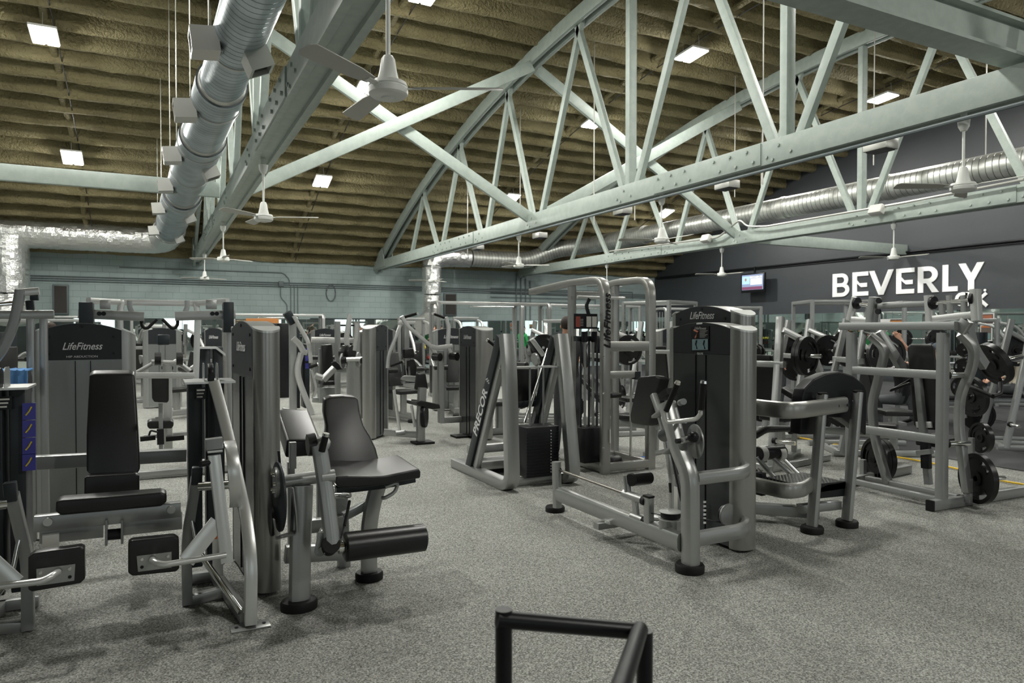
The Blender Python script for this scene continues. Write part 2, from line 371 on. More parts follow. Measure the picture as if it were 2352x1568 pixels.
# ---------------------------------------------------------------- lamps
lamp = None
ORD = 'first second third fourth fifth sixth seventh eighth ninth tenth eleventh twelfth thirteenth fourteenth fifteenth sixteenth seventeenth eighteenth nineteenth twentieth twenty-first twenty-second twenty-third twenty-fourth'.split()
def lamp_label(x, y):
    a = {-7.9: 'left of the picture', -1.8: 'left of the round duct', 4.35: 'between first and second truss', 10.45: 'between second and third truss', 16.8: 'beside the dark wall'}[x]
    b = {20.7: 'low near the block wall', 15.8: 'halfway up', 12.0: 'high near the crown', 6.6: 'just over the crown', 2.8: 'above the near machines', -2.1: 'behind the viewpoint'}[y]
    return 'bright twin-panel lamp %s, %s' % (a, b)
for x in LIGHT_X:
    for y in LIGHT_Y:
        if (x < -5 and y < 10) or (x < 0 and y < 5): continue
        sl = -math.asin((y-ROOF_Y)/ROOF_R)
        if lamp is None:
            lamp = thing('high_bay_lamp', (0, 0, 0), '', 'lamp', 'high bay lamps under the roof')
            h = MB().aabb((-.23, -.31, .02), (.23, .31, .07), .01)
            h.build('lamp_housing', FRAMEW, lamp)
            for s in (-1, 1): MB().aabb((s*.118-.092, -.3, 0), (s*.118+.092, .3, .02)).build('diffuser', LAMP, lamp)
            for yy in (-.25, .25): MB().cyl((0, yy, .07), (0, yy, .34), .006, n=6).build('hanger_rod', PIPEG, lamp)
            o = lamp
        else: o = tree_copy(lamp)
        o.location = (x, y, arc_z(y)-.35); o.rotation_euler = (sl, 0, 0); o['label'] = lamp_label(x, y)
        ld = bpy.data.lights.new('lamp_light', 'AREA'); ld.shape = 'RECTANGLE'; ld.size = .42; ld.size_y = .6; ld.energy = LIGHT_POWER; ld.color = (1, .985, .93)
        lo = bpy.data.objects.new('lamp_light', ld); COL.objects.link(lo); lo.location = (0, 0, -.012); lo.parent = o
        if y < 0: ld.energy *= .35
        pd_ = bpy.data.lights.new('lamp_side_light', 'POINT'); pd_.shadow_soft_size = .09; pd_.energy = ld.energy*.36; pd_.color = ld.color
        po = bpy.data.objects.new('lamp_side_light', pd_); COL.objects.link(po); po.location = (0, 0, -.11); po.parent = o

# ---------------------------------------------------------------- trusses
TZ0, TZ1 = 3.82, 4.14
BY = (22.3, 19.5, 16.4, 13.6, 10.2, 6.75, 3.1, .2)      # lower panel points
def truss(x, label):
    t = thing('roof_truss', (x, ROOF_Y, TZ0), label, 'roof truss', 'bowstring roof trusses')
    for s in (-1, 1):
        MB().beam((x+s*.115, YB, (TZ0+TZ1)/2), (x+s*.115, -7.4, (TZ0+TZ1)/2), .075, TZ1-TZ0, r=.006).build('lower_chord', TRUSS, t)
    MB().aabb((x-.077, -7.4, TZ0+.05), (x+.077, YB, TZ0+.06)).build('bottom_plate', TRUSS, t)
    for s in (-1, 1):
        pts = [(x+s*.1, y, arc_z(y)-.17) for y in [YB-.1-i*(YB-.1+7.3)/48 for i in range(49)]]
        MB().sweep(pts, rrect(.085, .3, .006)).build('upper_chord', TRUSS, t)
    BN = list(BY); tops = [24.2]+[(BN[i]+BN[i+1])/2 for i in range(len(BN)-1)]+[-1.6]
    def web(yb, yt, nm, w=.13):
        MB().beam((x, yb, TZ0+.12), (x, yt, arc_z(yt)-.2), w, .10 if nm != 'web_post' else .16, (1, 0, 0), r=.006).build(nm, TRUSS, t)
    for i, yb in enumerate(BN):
        if i: web(yb+.13, tops[i]+.1, 'diagonal_web')
        web(yb-.13, tops[i+1]-.1 if i < len(BN)-1 else -1.4, 'diagonal_web')
    for yb in (10.2, 6.75): web(yb, yb, 'web_post', .12)
    g = MB()
    for s in (-1, 1): g.prism([(x+s*.16, 26.0, TZ0+.02), (x+s*.16, 24.5, TZ0+.05), (x+s*.16, 24.9, TZ0+.75), (x+s*.16, 25.3, TZ0+.6)], (.02*s, 0, 0))
    g.build('heel_gusset', TRUSS, t)
    b0 = None
    for s in (-1, 1):
        for yc, hl in ((17.95, 1.2), (8.2, 1.15)):
            MB().aabb((x+s*.152, yc-hl, TZ0+.012), (x+s*.172, yc+hl, TZ1-.012), .003).build('splice_plate', TRUSS, t)
            k = 0
            for i in range(7):
                if i == 3: continue
                for j in range(2):
                    bb = (x+s*.172, yc-hl+.18+i*(2*hl-.36)/6+(.06 if j else -.06), TZ0+.08+j*.16)
                    if b0 is None:
                        b0 = MB().cyl(V(bb), V(bb)+V((.025, 0, 0)), .022, n=6).build('bolt', TRUSS, t); ref = V(bb)
                    else:
                        c = b0.copy(); COL.objects.link(c); c.parent = t; c.location = V(bb)-ref-(V((.025, 0, 0)) if s < 0 else V((0, 0, 0)))
    for yb in BY[:6]:
        for s in (-1,):
            for dy, dz in ((-.2, .1), (.2, .1), (0, .22), (.1, .05)):
                c = b0.copy(); COL.objects.link(c); c.parent = t; c.location = V((x+s*.172, yb+dy, TZ0+dz))-ref
    return t
TX = (1.3, 7.52, 13.62)
truss(TX[0], 'pale green bowstring truss running away beside the big round duct')
truss(TX[1], 'long pale green bowstring truss crossing the middle of the picture')
truss(TX[2], 'pale green bowstring truss farthest right, in front of the dark wall')
truss(-4.8, 'pale green bowstring truss beyond the left edge of the picture')
truss(19.7+.3, 'pale green bowstring truss standing along the dark wall') if False else None
def member(name, a, b2, w, h, label, cat, group=None, up=(0, 0, 1)):
    return tag(MB().beam(a, b2, w, h, up, r=.008).build(name, TRUSS), label, cat, group)
ys = 13.75
zt = arc_z(ys)-.35
member('sway_brace', (TX[0]+.1, ys-.06, TZ1-.05), (TX[1]-.1, ys-.06, zt), .08, .24, 'diagonal brace rising from the first truss foot to the second truss top', 'roof brace', 'crossed sway braces')
member('sway_brace', (TX[0]+.1, ys+.06, zt), (TX[1]-.1, ys+.06, TZ1-.05), .08, .24, 'diagonal brace falling from the first truss top to the second truss chord', 'roof brace', 'crossed sway braces')
member('sway_brace', (TX[1]+.1, ys-.06, TZ1-.05), (TX[2]-.1, ys-.06, zt), .08, .24, 'diagonal brace rising from the second truss chord to the third truss top', 'roof brace', 'crossed sway braces')
member('sway_brace', (TX[1]+.1, ys+.06, zt), (TX[2]-.1, ys+.06, TZ1-.05), .08, .24, 'diagonal brace falling from the second truss top to the third truss chord', 'roof brace', 'crossed sway braces')
member('strut_beam', (-4.8, 15.6, 4.45), (TX[0]-.1, 15.6, 4.45), .12, .3, 'pale green horizontal strut crossing behind the round duct to the first truss', 'roof strut', 'horizontal struts between trusses')
member('strut_beam', (TX[2]+.1, 13.9, 4.05), (XR, 13.9, 4.05), .12, .3, 'pale green horizontal strut between the third truss and the dark wall', 'roof strut', 'horizontal struts between trusses')
# overhead steel strut near the camera
mb = MB().aabb((TX[0]+.2, 3.88, 4.22), (XR, 3.92, 4.5)).aabb((TX[0]+.2, 3.80, 4.5), (XR, 4.08, 4.53)).aabb((TX[0]+.2, 3.80, 4.19), (XR, 4.08, 4.22))
tag(mb.build('steel_strut', TRUSS), 'dark shaded steel strut crossing the upper right corner overhead', 'roof strut')
# thin hanger rods
for k, (x, y) in enumerate(((8.6, 8.2), (8.6, 13.0), (8.6, 16.5), (8.6, 20.0), (12.9, 9.4), (12.9, 13.2), (12.9, 17.3), (16, 9), (16.2, 15.5))):
    zlow = 4.0 if k < 4 else 5.0
    mb = MB().cyl((x, y, zlow-.1), (x, y, arc_z(y)+.1), .012, n=6)
    tag(mb.build('hanger_rod', PIPEG), 'thin steel rod hanging from the foam roof, %s' % (['nearest of the four behind the second truss', 'second of the four behind the second truss', 'third of the four behind the second truss', 'farthest of the four behind the second truss', 'nearest of the three before the third truss', 'middle of the three before the third truss', 'farthest of the three before the third truss', 'nearest of the two by the dark wall', 'farther of the two by the dark wall'][k]), 'rod', 'thin rods hanging from the roof')

# ---------------------------------------------------------------- ducts
d = thing('spiral_duct', (.2, 12, 4.2), 'large galvanised spiral duct hanging left of the first truss', 'duct')
dz = 4.6
def dx_(y): return .98-.024*y
segs = [(3.0, 9.3, .255), (9.3, 11.9, .30), (11.9, 17.0, .345), (17.0, 23.3, .40)]
for y0, y1, rr in segs:
    MB().tube([(dx_(y0+(y1-y0)*i/8), y0+(y1-y0)*i/8, dz) for i in range(9)], rr, n=36).build('duct_section', SPIRAL, d)
    MB().lathe((dx_(y1), y1-.1, dz), (0, 1, 0), [(0, rr+.006), (.2, rr+.045)], 36).build('reducer_band', OUTLET, d)
def outlet(parent, c, ax, sz=(.3, .24), ln=.26):
    c = V(c); ax = V(ax).normalized(); up = V((0, 1, 0)); sd = ax.cross(up).normalized(); up = sd.cross(ax)
    a = c+ax*ln; W, H = sz[0]/2, sz[1]/2
    ring = [(-W, -H), (W, -H), (W, H), (-W, H)]; inn = [(-W+.03, -H+.03), (W-.03, -H+.03), (W-.03, H-.03), (-W+.03, H-.03)]
    vs = [c+up*x+sd*y for x, y in ring]+[a+up*x+sd*y for x, y in ring]+[a+up*x+sd*y for x, y in inn]+[a-ax*.05+up*x+sd*y for x, y in inn]
    fs = [(i+o_, (i+1) % 4+o_, (i+1) % 4+o_+4, i+o_+4) for o_ in (0, 4, 8) for i in range(4)]
    o = MB().add(vs, fs).build('register_box', OUTLET, parent, smooth=20)
    MB().beam(a-ax*.05-up*(W-.03), a-ax*.05+up*(W-.03), .008, sz[1]-.07, sd).build('grille', BLACK, o)
def rad(y): return [r for a, b_, r in segs if a <= y <= b_][0]
for y in (7.7, 10.1, 12.7, 15.4, 18.2, 22.3): outlet(d, (dx_(y)-rad(y)*.8, y, dz-rad(y)*.5), (-1, 0, -.12))
for y in (7.6, 13.0, 18.3, 22.6): outlet(d, (dx_(y)+rad(y)*.45, y, dz-rad(y)*.75), (.45, 0, -1), ln=.2)
for y in (6, 8, 10, 12.3, 14.5, 17.3, 20):
    for q in (-1, 1): MB().cyl((dx_(y)+q*(rad(y)+.01), y, dz), (dx_(y)+q*(rad(y)+.01), y, arc_z(y)+.1), .007, n=6).build('hanger_wire', PIPEG, d)
    MB().lathe((dx_(y), y, dz), (0, 1, 0), [(0, rad(y)+.012), (.03, rad(y)+.012)], 36).build('hanger_strap', OUTLET, d)
# foil wrapped header on the back wall, left
f = thing('foil_duct', (-4, 25, 3), 'crinkled foil-wrapped duct along the top of the block wall at the left with a drop', 'duct')
def wobble(mb, amt, seed):
    r = random.Random(seed)
    for i in range(len(mb.v)): mb.v[i] = mb.v[i]+V((r.uniform(-amt, amt), r.uniform(-amt, amt), r.uniform(-amt, amt)))
    return mb
def foil_tube(pts, r, n=32, step=.07, fil=.3):
    pts = fillet(pts, fil, 8); out = []
    for a, b_ in zip(pts[:-1], pts[1:]):
        k = max(1, int((b_-a).length/step)); out += [a+(b_-a)*i/k for i in range(k)]
    out.append(pts[-1]); return wobble(MB().tube(out, r, n=n), .011, 5)
foil_tube([(.42, 23.35, dz), (.3, 24.9, 4.42), (-.9, 24.9, 4.42), (-10.9, 24.9, 4.45)], .43, fil=.7).build('header_run', DUCTF, f, smooth=8)
foil_tube([(-3.75, 24.9, 4.3), (-3.75, 24.9, 2.4), (-3.65, 24.7, 1.9)], .5).build('drop', DUCTF, f, smooth=8)
f = thing('foil_duct', (7.4, 24.5, 1.6), 'foil-wrapped duct drop with an elbow hanging below the heel of the second truss', 'duct')
foil_tube([(10.6, 24.5, 4.3), (9.7, 24.5, 4.3), (9.1, 24.5, 4.15), (9.1, 24.5, 2.6), (8.95, 24.1, 2.0), (8.4, 23.5, 1.75)], .35, fil=.3).build('drop', DUCTF, f, smooth=8)
d = thing('spiral_duct', (13, 24, 4), 'long galvanised spiral duct running right behind the third truss', 'duct')
pts = fillet([(10.65, 24.5, 4.3), (13.1, 24.5, 4.3), (14.2, 24.1, 4.8), (15.0, 23.0, 4.85), (15.0, 19.5, 4.85)], .6, 8)
MB().tube(pts, .32, n=28).build('elbow_run', SPIRAL2, d)
yy = [19.5, 16.5, 13.5, 10.5, 7.5, 4.5, 1]
for a, b_ in zip(yy[:-1], yy[1:]):
    MB().tube([(15.0, a+(b_-a)*i/6, 4.85) for i in range(7)], .28, n=28).build('duct_section', SPIRAL2, d)
    MB().lathe((15.0, a-.08, 4.85), (0, 1, 0), [(0, .295), (.16, .295)], 28).build('band', OUTLET, d)
# outlet boxes hanging below the second and third truss
for k, (u, v, X) in enumerate(((2022, 335, 9.0), (1670, 425, 9.0), (1430, 485, 9.0), (1240, 541, 9.0), (1098, 568, 9.0))):
    p = P(u, v, X=X)
    o = MB().box(p, (.26, .36, .14), None, .01).build('air_outlet_box', OUTLET)
    tag(o, 'grey metal air outlet box under the second truss, %s' % ['nearest one at the right', 'second nearest', 'in the middle of the row', 'second from the far end', 'smallest, at the far end'][k], 'air outlet', 'air outlet boxes under the second truss')
    MB().box(p+V((0, 0, -.075)), (.2, .3, .012)).build('grille', BLACK, o)
for k, (u, v) in enumerate(((2014, 482), (1622, 548))):
    p = P(u, v, X=13.3)
    o = MB().box(p, (.16, .3, .2), Matrix.Rotation(R(25), 3, 'Y'), .03).build('junction_lamp', LABELW)
    tag(o, ['cream emergency light box on the third truss, nearer the right', 'cream emergency light box on the third truss, farther left'][k], 'emergency light', 'cream boxes on the third truss')
# conduit along the third truss
p = [P(2352, 412, X=13.35), P(2080, 465, X=13.35), P(1760, 520, X=13.35), P(1715, 520, X=13.35), P(1700, 503, X=13.35), P(1650, 545, X=13.35), P(1400, 577, X=13.35)]
tag(MB().tube(p, .025, fil=.15, n=8).build('truss_conduit', PIPEG), 'grey conduit clipped along the third truss with a dip in it', 'conduit')
tag(MB().tube([(TX[1]-.12, -2, TZ0-.06), (TX[1]-.12, 24, TZ0-.06)], .022, n=8).build('truss_conduit', CONDUIT), 'thin grey conduit under the second truss lower chord', 'conduit')

# ---------------------------------------------------------------- ceiling fans
fan = None
FANS = [(1.3, 4.26, -25, 'large near white ceiling fan below the first truss'), (1.3, 9.85, -22, 'second white ceiling fan along the first truss'), (1.3, 16.0, 30, 'third white ceiling fan along the first truss, before the foil duct'), (1.3, 22.2, 31, 'farthest white ceiling fan along the first truss, against the block wall'),
        (7.52, 4.45, 33, 'nearest white ceiling fan below the second truss, at the right edge'), (7.52, 9.35, 33, 'white ceiling fan below the middle of the second truss'), (7.52, 14.5, -26, 'small white ceiling fan below the left half of the second truss'), (7.52, 20.2, 33, 'farthest white ceiling fan below the second truss, before the foil drop'),
        (13.62, 9.45, 33, 'white ceiling fan below the third truss near the white wall sign'), (13.62, 14.4, 33, 'white ceiling fan below the third truss left of the television'), (13.62, 19.8, 10, 'farthest white ceiling fan below the third truss, above the cable tower')]
for x, y, a, lab in FANS:
    if fan is None:
        o = fan = thing('ceiling_fan', (0, 0, 0), '', 'ceiling fan', 'white ceiling fans under the trusses')
        MB().lathe((0, 0, .075), (0, 0, -1), [(0, .03), (.075, .03), (.085, .06), (.155, .052), (.2, .03)]).build('canopy', FANW, fan)
        MB().cyl((0, 0, -.1), (0, 0, -.58), .014, n=12).build('down_rod', FANW, fan)
        MB().lathe((0, 0, -.5), (0, 0, -1), [(0, .03), (.02, .042), (.1, .055), (.16, .07), (.17, .07)]).build('motor_cone', FANW, fan)
        MB().lathe((0, 0, -.66), (0, 0, -1), [(0, .06), (.006, .112), (.03, .122), (.033, .117), (.042, .117), (.046, .122), (.075, .12), (.092, .1), (.096, .045), (.104, .042)], 36).build('motor_housing', FANW, fan)
        for k in range(3):
            q = Matrix.Rotation(2*PI*k/3, 4, 'Z'); tl = Matrix.Rotation(R(14), 4, 'X')
            b1 = MB(); b1.aabb((.10, -.02, -.004), (.2, .02, .004)); b1.v = [q @ Matrix.Translation((0, 0, -.7)) @ tl @ p_ for p_ in b1.v]; br = b1.build('blade_arm', FANW, fan)
            b2 = MB(); poly = [(.16, -.035, 0), (.3, -.055, 0), (.68, -.065, 0), (.71, -.04, 0), (.71, .04, 0), (.68, .065, 0), (.3, .055, 0), (.16, .035, 0)]
            b2.prism(poly, (0, 0, .006)); b2.v = [q @ Matrix.Translation((0, 0, -.698)) @ tl @ p_ for p_ in b2.v]; b2.build('blade', BLADE, fan)
    else: o = tree_copy(fan)
    o.location = (x, y, TZ0-.03); o.rotation_euler = (0, 0, R(a)); o['label'] = lab

# ---------------------------------------------------------------- things on the walls
for k in range(3):
    mb = MB().tube([(XL+.1, YB-.03, 3.13+k*.07), (7.5, YB-.03, 3.13+k*.07), (XR-.3, YB-.03, 3.05+k*.07)], .018, n=6)
    tag(mb.build('wall_conduit', CONDUIT), 'grey painted conduit along the block wall, %s of the bundle of three' % ['lowest', 'middle', 'highest'][k], 'conduit', 'conduits along the block wall')
vrt = [(430, 0), (438, 0), (446, 0)]
for k in range(3):
    x = 4.35+k*.12
    tag(MB().tube([(x, YB-.04, 3.2), (x, YB-.04, 2.05)], .014, n=6).build('wall_conduit', CONDUIT), 'vertical grey conduit dropping down the block wall, %s of three' % ['left', 'middle', 'right'][k], 'conduit', 'vertical conduits on the block wall')
mb = MB().tube([(-1, YB-.04, 3.62), (4.1, YB-.04, 3.62), (4.3, YB-.04, 3.4), (4.3, YB-.04, 3.2)], .014, fil=.1, n=6)
tag(mb.build('wall_conduit', CONDUIT), 'thin conduit high on the block wall bending down to a small box', 'conduit')
mb = MB().tube([(4.0, YB-.04, 3.2), (4.0, YB-.04, 2.75), (4.22, YB-.04, 2.5), (4.22, YB-.04, 2.0)], .014, fil=.08, n=6)
tag(mb.build('wall_conduit', CONDUIT), 'kinked conduit stepping sideways down the block wall', 'conduit')
tag(MB().aabb((3.93, YB-.1, 3.13), (4.1, YB, 3.32), .01).build('junction_box', CONDUIT), 'small square junction box on the conduits of the block wall', 'junction box')
mb = MB()
for k in range(3): mb.tube([(5.75+.17*math.cos(a/16*2*PI)+k*.01, YB-.06-k*.01, 2.95+.3*math.sin(a/16*2*PI)) for a in range(16)], .008, n=6, closed=True)
tag(mb.build('cable_coil', CONDUIT), 'coil of spare cable hanging on the block wall', 'cable')
# conduit cluster in the corner behind the cable tower
for k, (u0, u1, v) in enumerate(((1245, 1310, 655), (1250, 1300, 672), (1262, 1262, 0))):
    pass
for k in range(4):
    x = 13.4+k*.22
    tag(MB().tube([(x, YB-.05, 3.95-.1*k), (x, YB-.05, 1.98)], .03-.003*k, n=6).build('riser_pipe', CONDUIT), 'vertical painted riser pipe on the block wall behind the cable tower, %s' % ORD[k], 'pipe', 'riser pipes in the corner')
    tag(MB().tube([(12.2, YB-.08, 3.3-.18*k), (19.3-k, YB-.08, 3.3-.18*k), (19.3-k, YB-.08, 3.0-.18*k)], .014, fil=.06, n=6).build('wall_conduit', CONDUIT), 'thin conduit across the block wall behind the cable tower, %s from the top' % ORD[k], 'conduit', 'thin conduits near the corner')
for k, (a, b_, lab) in enumerate((((121, 653), (159, 722), 'tall dark wall loudspeaker in a frame left of the block wall'), ((1018, 673), (1047, 725), 'dark wall loudspeaker right of the foil drop'))):
    p, q = P(*a, Y=YB), P(*b_, Y=YB)
    o = thing('wall_speaker', (p.x, YB, q.z), lab, 'loudspeaker', 'wall loudspeakers')
    MB().aabb((p.x, YB-.12, q.z), (q.x, YB, p.z), .02).build('cabinet', CONDUIT, o)
    MB().aabb((p.x+.05, YB-.135, q.z+.05), (q.x-.05, YB-.115, p.z-.05)).build('grille_cloth', SPK, o)
for k, u in enumerate((671, 707)):
    p = P(u, 594, Y=YB-.1)
    o = tag(MB().sphere(p, .06).cyl(p, p+V((0, .1, .03)), .02, n=8).build('security_camera', LABELW), 'small white dome camera under the roof edge, %s of the pair' % ['left', 'right'][k], 'camera', 'pair of small cameras')
# pipe along the dark wall
tag(MB().tube([(XR-.06, 25.9, 3.97), (XR-.06, 2, 3.98)], .035, n=8).build('wall_pipe', BLACK), 'black pipe running level along the dark wall', 'pipe')
tag(MB().aabb((XR-.05, 2, 3.90), (XR, 25.9, 3.93)).build('wall_rail', BLACK), 'thin black rail below the pipe on the dark wall', 'rail')
# mirrors
for k in range(24):
    x0 = XL+.3+k*1.3
    if x0+1.3 > XR: break
    o = tag(MB().aabb((x0, YB-.012, .25), (x0+1.293, YB-.002, 1.98)).build('wall_mirror', GLASS), 'tall mirror panel on the block wall, %s from the left' % ORD[k], 'mirror', 'mirror panels along the block wall')
for k in range(19):
    y1 = YB-.1-k*1.3
    tag(MB().aabb((XR-.012, y1-1.293, .25), (XR-.002, y1, 2.17)).build('wall_mirror', GLASS), 'tall mirror panel on the dark wall, %s from the corner' % ORD[k], 'mirror', 'mirror panels along the dark wall')
# television
t = thing('television', (XR, 21, 2.9), 'wall television showing a news programme on the dark wall', 'television')
y1 = P(1704, 650, X=20.2).y; y0 = P(1758, 650, X=20.2).y; z1 = P(1704, 630, X=20.2).z; z0 = P(1704, 673, X=20.2).z
xs = 20.15
MB().aabb((xs, y0, z0), (xs+.09, y1, z1), .015).build('casing', BLACK, t)
scr = MB().aabb((xs-.006, y0+.06, z0+.1), (xs, y1-.06, z1-.05)).build('screen', mat('tv_picture', (.1, .12, .2), .3, emit=((.25, .3, .42), .9)), t)
def patch(name, a, b_, c, z_0, z_1, e): MB().aabb((xs-.012, y0+(y1-y0)*a, z0+(z1-z0)*z_0), (xs-.006, y0+(y1-y0)*b_, z0+(z1-z0)*z_1)).build(name, mat('tv_'+name, c, .4, emit=(c, e)), scr)
patch('anchor_picture', .62, .93, (.25, .45, .8), .45, .85, 1.2); patch('caption_panel', .1, .58, (.6, .62, .66), .4, .72, 1); patch('headline_bar', .1, .6, (.7, .7, .7), .75, .85, 1); patch('ticker_strip', .08, .94, (.12, .04, .08), .15, .3, 1)
MB().sphere((xs-.01, y0+(y1-y0)*.78, z0+(z1-z0)*.68), .07, sc=(.1, .8, 1)).build('anchor_head', SKIN, scr)
text('headline', 'CARRY ON', .1, BLACK, (xs-.014, y0+(y1-y0)*.35, z0+(z1-z0)*.8), (0, -1, 0), (0, 0, 1), scr)
MB().beam((xs+.09, (y0+y1)/2, (z0+z1)/2), (XR, (y0+y1)/2, (z0+z1)/2), .1, .1).beam((xs+.12, (y0+y1)/2, z1-.1), (xs+.12, (y0+y1)/2, z1+.25), .06, .06, (1, 0, 0)).build('bracket', BLACK, t)
# lettering on the dark wall
s = thing('wall_lettering', (XR, 14, 2.7), 'large white BEVERLY lettering on the dark wall', 'sign')
LZ0, LZ1 = 2.71, 3.49
def letter(ch, ya, yb):          # ya: left edge (far), yb: right edge (near)
    W = ya-yb; H = LZ1-LZ0; st = .17
    def pt(a, z): return (XR-.03, ya-a, LZ0+z)
    polys = []
    if ch == 'B':
        o1 = [(0, 0), (W*.62, 0)]+[(W*.62+W*.38*math.sin(t), H*.27-H*.27*math.cos(t)) for t in [PI*k/8 for k in range(1, 8)]]+[(W*.62, H*.54)]
        mb = MB()
        def ring(cx, z0_, z1_, w_):
            n = 10; zc = (z0_+z1_)/2; r = (z1_-z0_)/2; outer = [(cx+(w_-cx)*math.sin(PI*k/n), zc-r*math.cos(PI*k/n)) for k in range(n+1)]
            inner = [(cx+(w_-cx-st*.9)*math.sin(PI*k/n), zc-(r-st*.75)*math.cos(PI*k/n)) for k in range(n+1)]
            for k in range(n): polys.append([outer[k], outer[k+1], inner[k+1], inner[k]])
        polys.append([(0, 0), (st, 0), (st, H), (0, H)])
        for z in (0, H*.5-st*.37, H-st*.75): polys.append([(st, z), (W*.55, z), (W*.55, z+st*.75), (st, z+st*.75)])
        ring(W*.55, 0, H*.5+st*.38, W); ring(W*.55, H*.5-st*.37, H, W*.94)
    elif ch == 'E':
        polys = [[(0, 0), (st, 0), (st, H*.30), (0, H*.30)], [(0, H*.30), (st, H*.30), (st, H), (0, H)], [(st, 0), (W, 0), (W, st*.8), (st, st*.8)], [(st, H-st*.8), (W, H-st*.8), (W, H), (st, H)], [(st, H*.66), (st, H*.52), (W*.55, H*.36), (W*.92, H*.36), (W*.92, H*.53), (W*.45, H*.53)]]
    elif ch == 'V': polys = [[(0, H), (st*1.1, H), (W/2+st*.05, st*1.2), (W/2, 0), (W/2-st*.5, 0)], [(W, H), (W-st*1.1, H), (W/2-st*.05, st*1.2), (W/2, 0), (W/2+st*.5, 0)]]
    elif ch == 'R':
        n = 10; polys = [[(0, 0), (st, 0), (st, H), (0, H)], [(st, H-st*.8), (W*.5, H-st*.8), (W*.5, H), (st, H)], [(st, H*.36), (W*.5, H*.36), (W*.5, H*.36+st*.8), (st, H*.36+st*.8)], [(W*.38, H*.4), (W*.62, H*.4), (W, 0), (W-st*1.2, 0)]]
        zc = H*.68; r = H*.32
        outer = [(W*.5+(W*.45)*math.sin(PI*k/n), zc-r*math.cos(PI*k/n)) for k in range(n+1)]; inner = [(W*.5+(W*.45-st)*math.sin(PI*k/n), zc-(r-st*.8)*math.cos(PI*k/n)) for k in range(n+1)]
        for k in range(n): polys.append([outer[k], outer[k+1], inner[k+1], inner[k]])
    elif ch == 'L': polys = [[(0, 0), (st, 0), (st, H), (0, H)], [(st, 0), (W, 0), (W, st*.85), (st, st*.85)]]
    elif ch == 'Y': polys = [[(W/2-st/2, 0), (W/2+st/2, 0), (W/2+st/2, H*.42), (W/2-st/2, H*.42)], [(0, H), (st*1.15, H), (W/2+st/2, H*.42), (W/2-st/2, H*.36)], [(W, H), (W-st*1.15, H), (W/2-st/2, H*.42), (W/2+st/2, H*.36)]]
    mb = MB()
    for k, q in enumerate(polys): mb.prism([V(pt(a, z))-V((k*.0007, 0, 0)) for a, z in q], (.025, 0, 0))
    mb.build('letter', WHITE, s, smooth=0)
def wy(cu): return P(1400+cu/2.2395, 640, X=XR-.02).y
for ch, a, b_ in (('B', 1148, 1235), ('E', 1250, 1332), ('V', 1335, 1462), ('E', 1475, 1568), ('R', 1586, 1695), ('L', 1713, 1792), ('Y', 1795, 1928)): letter(ch, wy(a), wy(b_))
q0 = wy(1788)
s2 = thing('wall_lettering', (XR, q0, 2.3), 'small white lettering with a little figure below the end of the large sign', 'sign')
for ch, yy_ in (('G', wy(1812)), ('R', wy(1858))): text('letter', ch, .52, WHITE, (XR-.02, yy_, 2.45), (0, -1, 0), (0, 0, 1), s2, ext=.012, bold=.022)
mk = MB(); yc = wy(1905)
mk.beam((XR-.02, yc+.2, 2.28), (XR-.02, yc-.18, 2.62), .09, .02, (1, 0, 0)).beam((XR-.02, yc-.2, 2.26), (XR-.02, yc+.14, 2.58), .09, .02, (1, 0, 0))
mk.cyl((XR-.03, yc+.0, 2.66), (XR-.01, yc+.0, 2.66), .05, n=12).cyl((XR-.03, yc-.14, 2.7), (XR-.01, yc-.14, 2.7), .035, n=12); mk.build('figure_mark', WHITE, s2)
# posters on the mirror
def poster(a, b_, cols, lab):
    p, q = P(*a, X=XR-.03), P(*b_, X=XR-.03)
    o = tag(MB().aabb((XR-.03, q.y, q.z), (XR-.014, p.y, p.z)).build('poster', FRAMEW), lab, 'poster', 'posters on the mirror')
    W = p.y-q.y; H = p.z-q.z; pr = MB().aabb((XR-.034, q.y+W*.06, q.z+H*.06), (XR-.03, p.y-W*.06, p.z-H*.06)).build('print', mat('poster_ink', cols[0], .6), o)
    for z0_, z1_, c in cols[1:]: MB().aabb((XR-.037, q.y+W*.1, q.z+H*z0_), (XR-.034, p.y-W*.1, q.z+H*z1_)).build('print_band', mat('poster_ink', c, .6), pr)
poster((2043, 732), (2075, 752), [(.03, .02, .02), (.5, .8, (.35, .14, .03)), (.1, .3, (.12, .05, .03))], 'dark orange landscape poster on the mirror behind the incline press')
poster((2248, 720), (2283, 744), [(.05, .03, .03), (.2, .85, (.3, .1, .05))], 'orange and black poster high on the mirror right of the press frame')
poster((2252, 747), (2278, 783), [(.1, .08, .07), (.85, .97, (.4, .12, .03)), (.1, .5, (.12, .2, .2))], 'brown portrait poster on the mirror below the orange and black one')
poster((2020, 733), (2042, 752), [(.6, .6, .6), (.3, .6, (.75, .75, .75))], 'white notice on the mirror left of the dark orange poster')

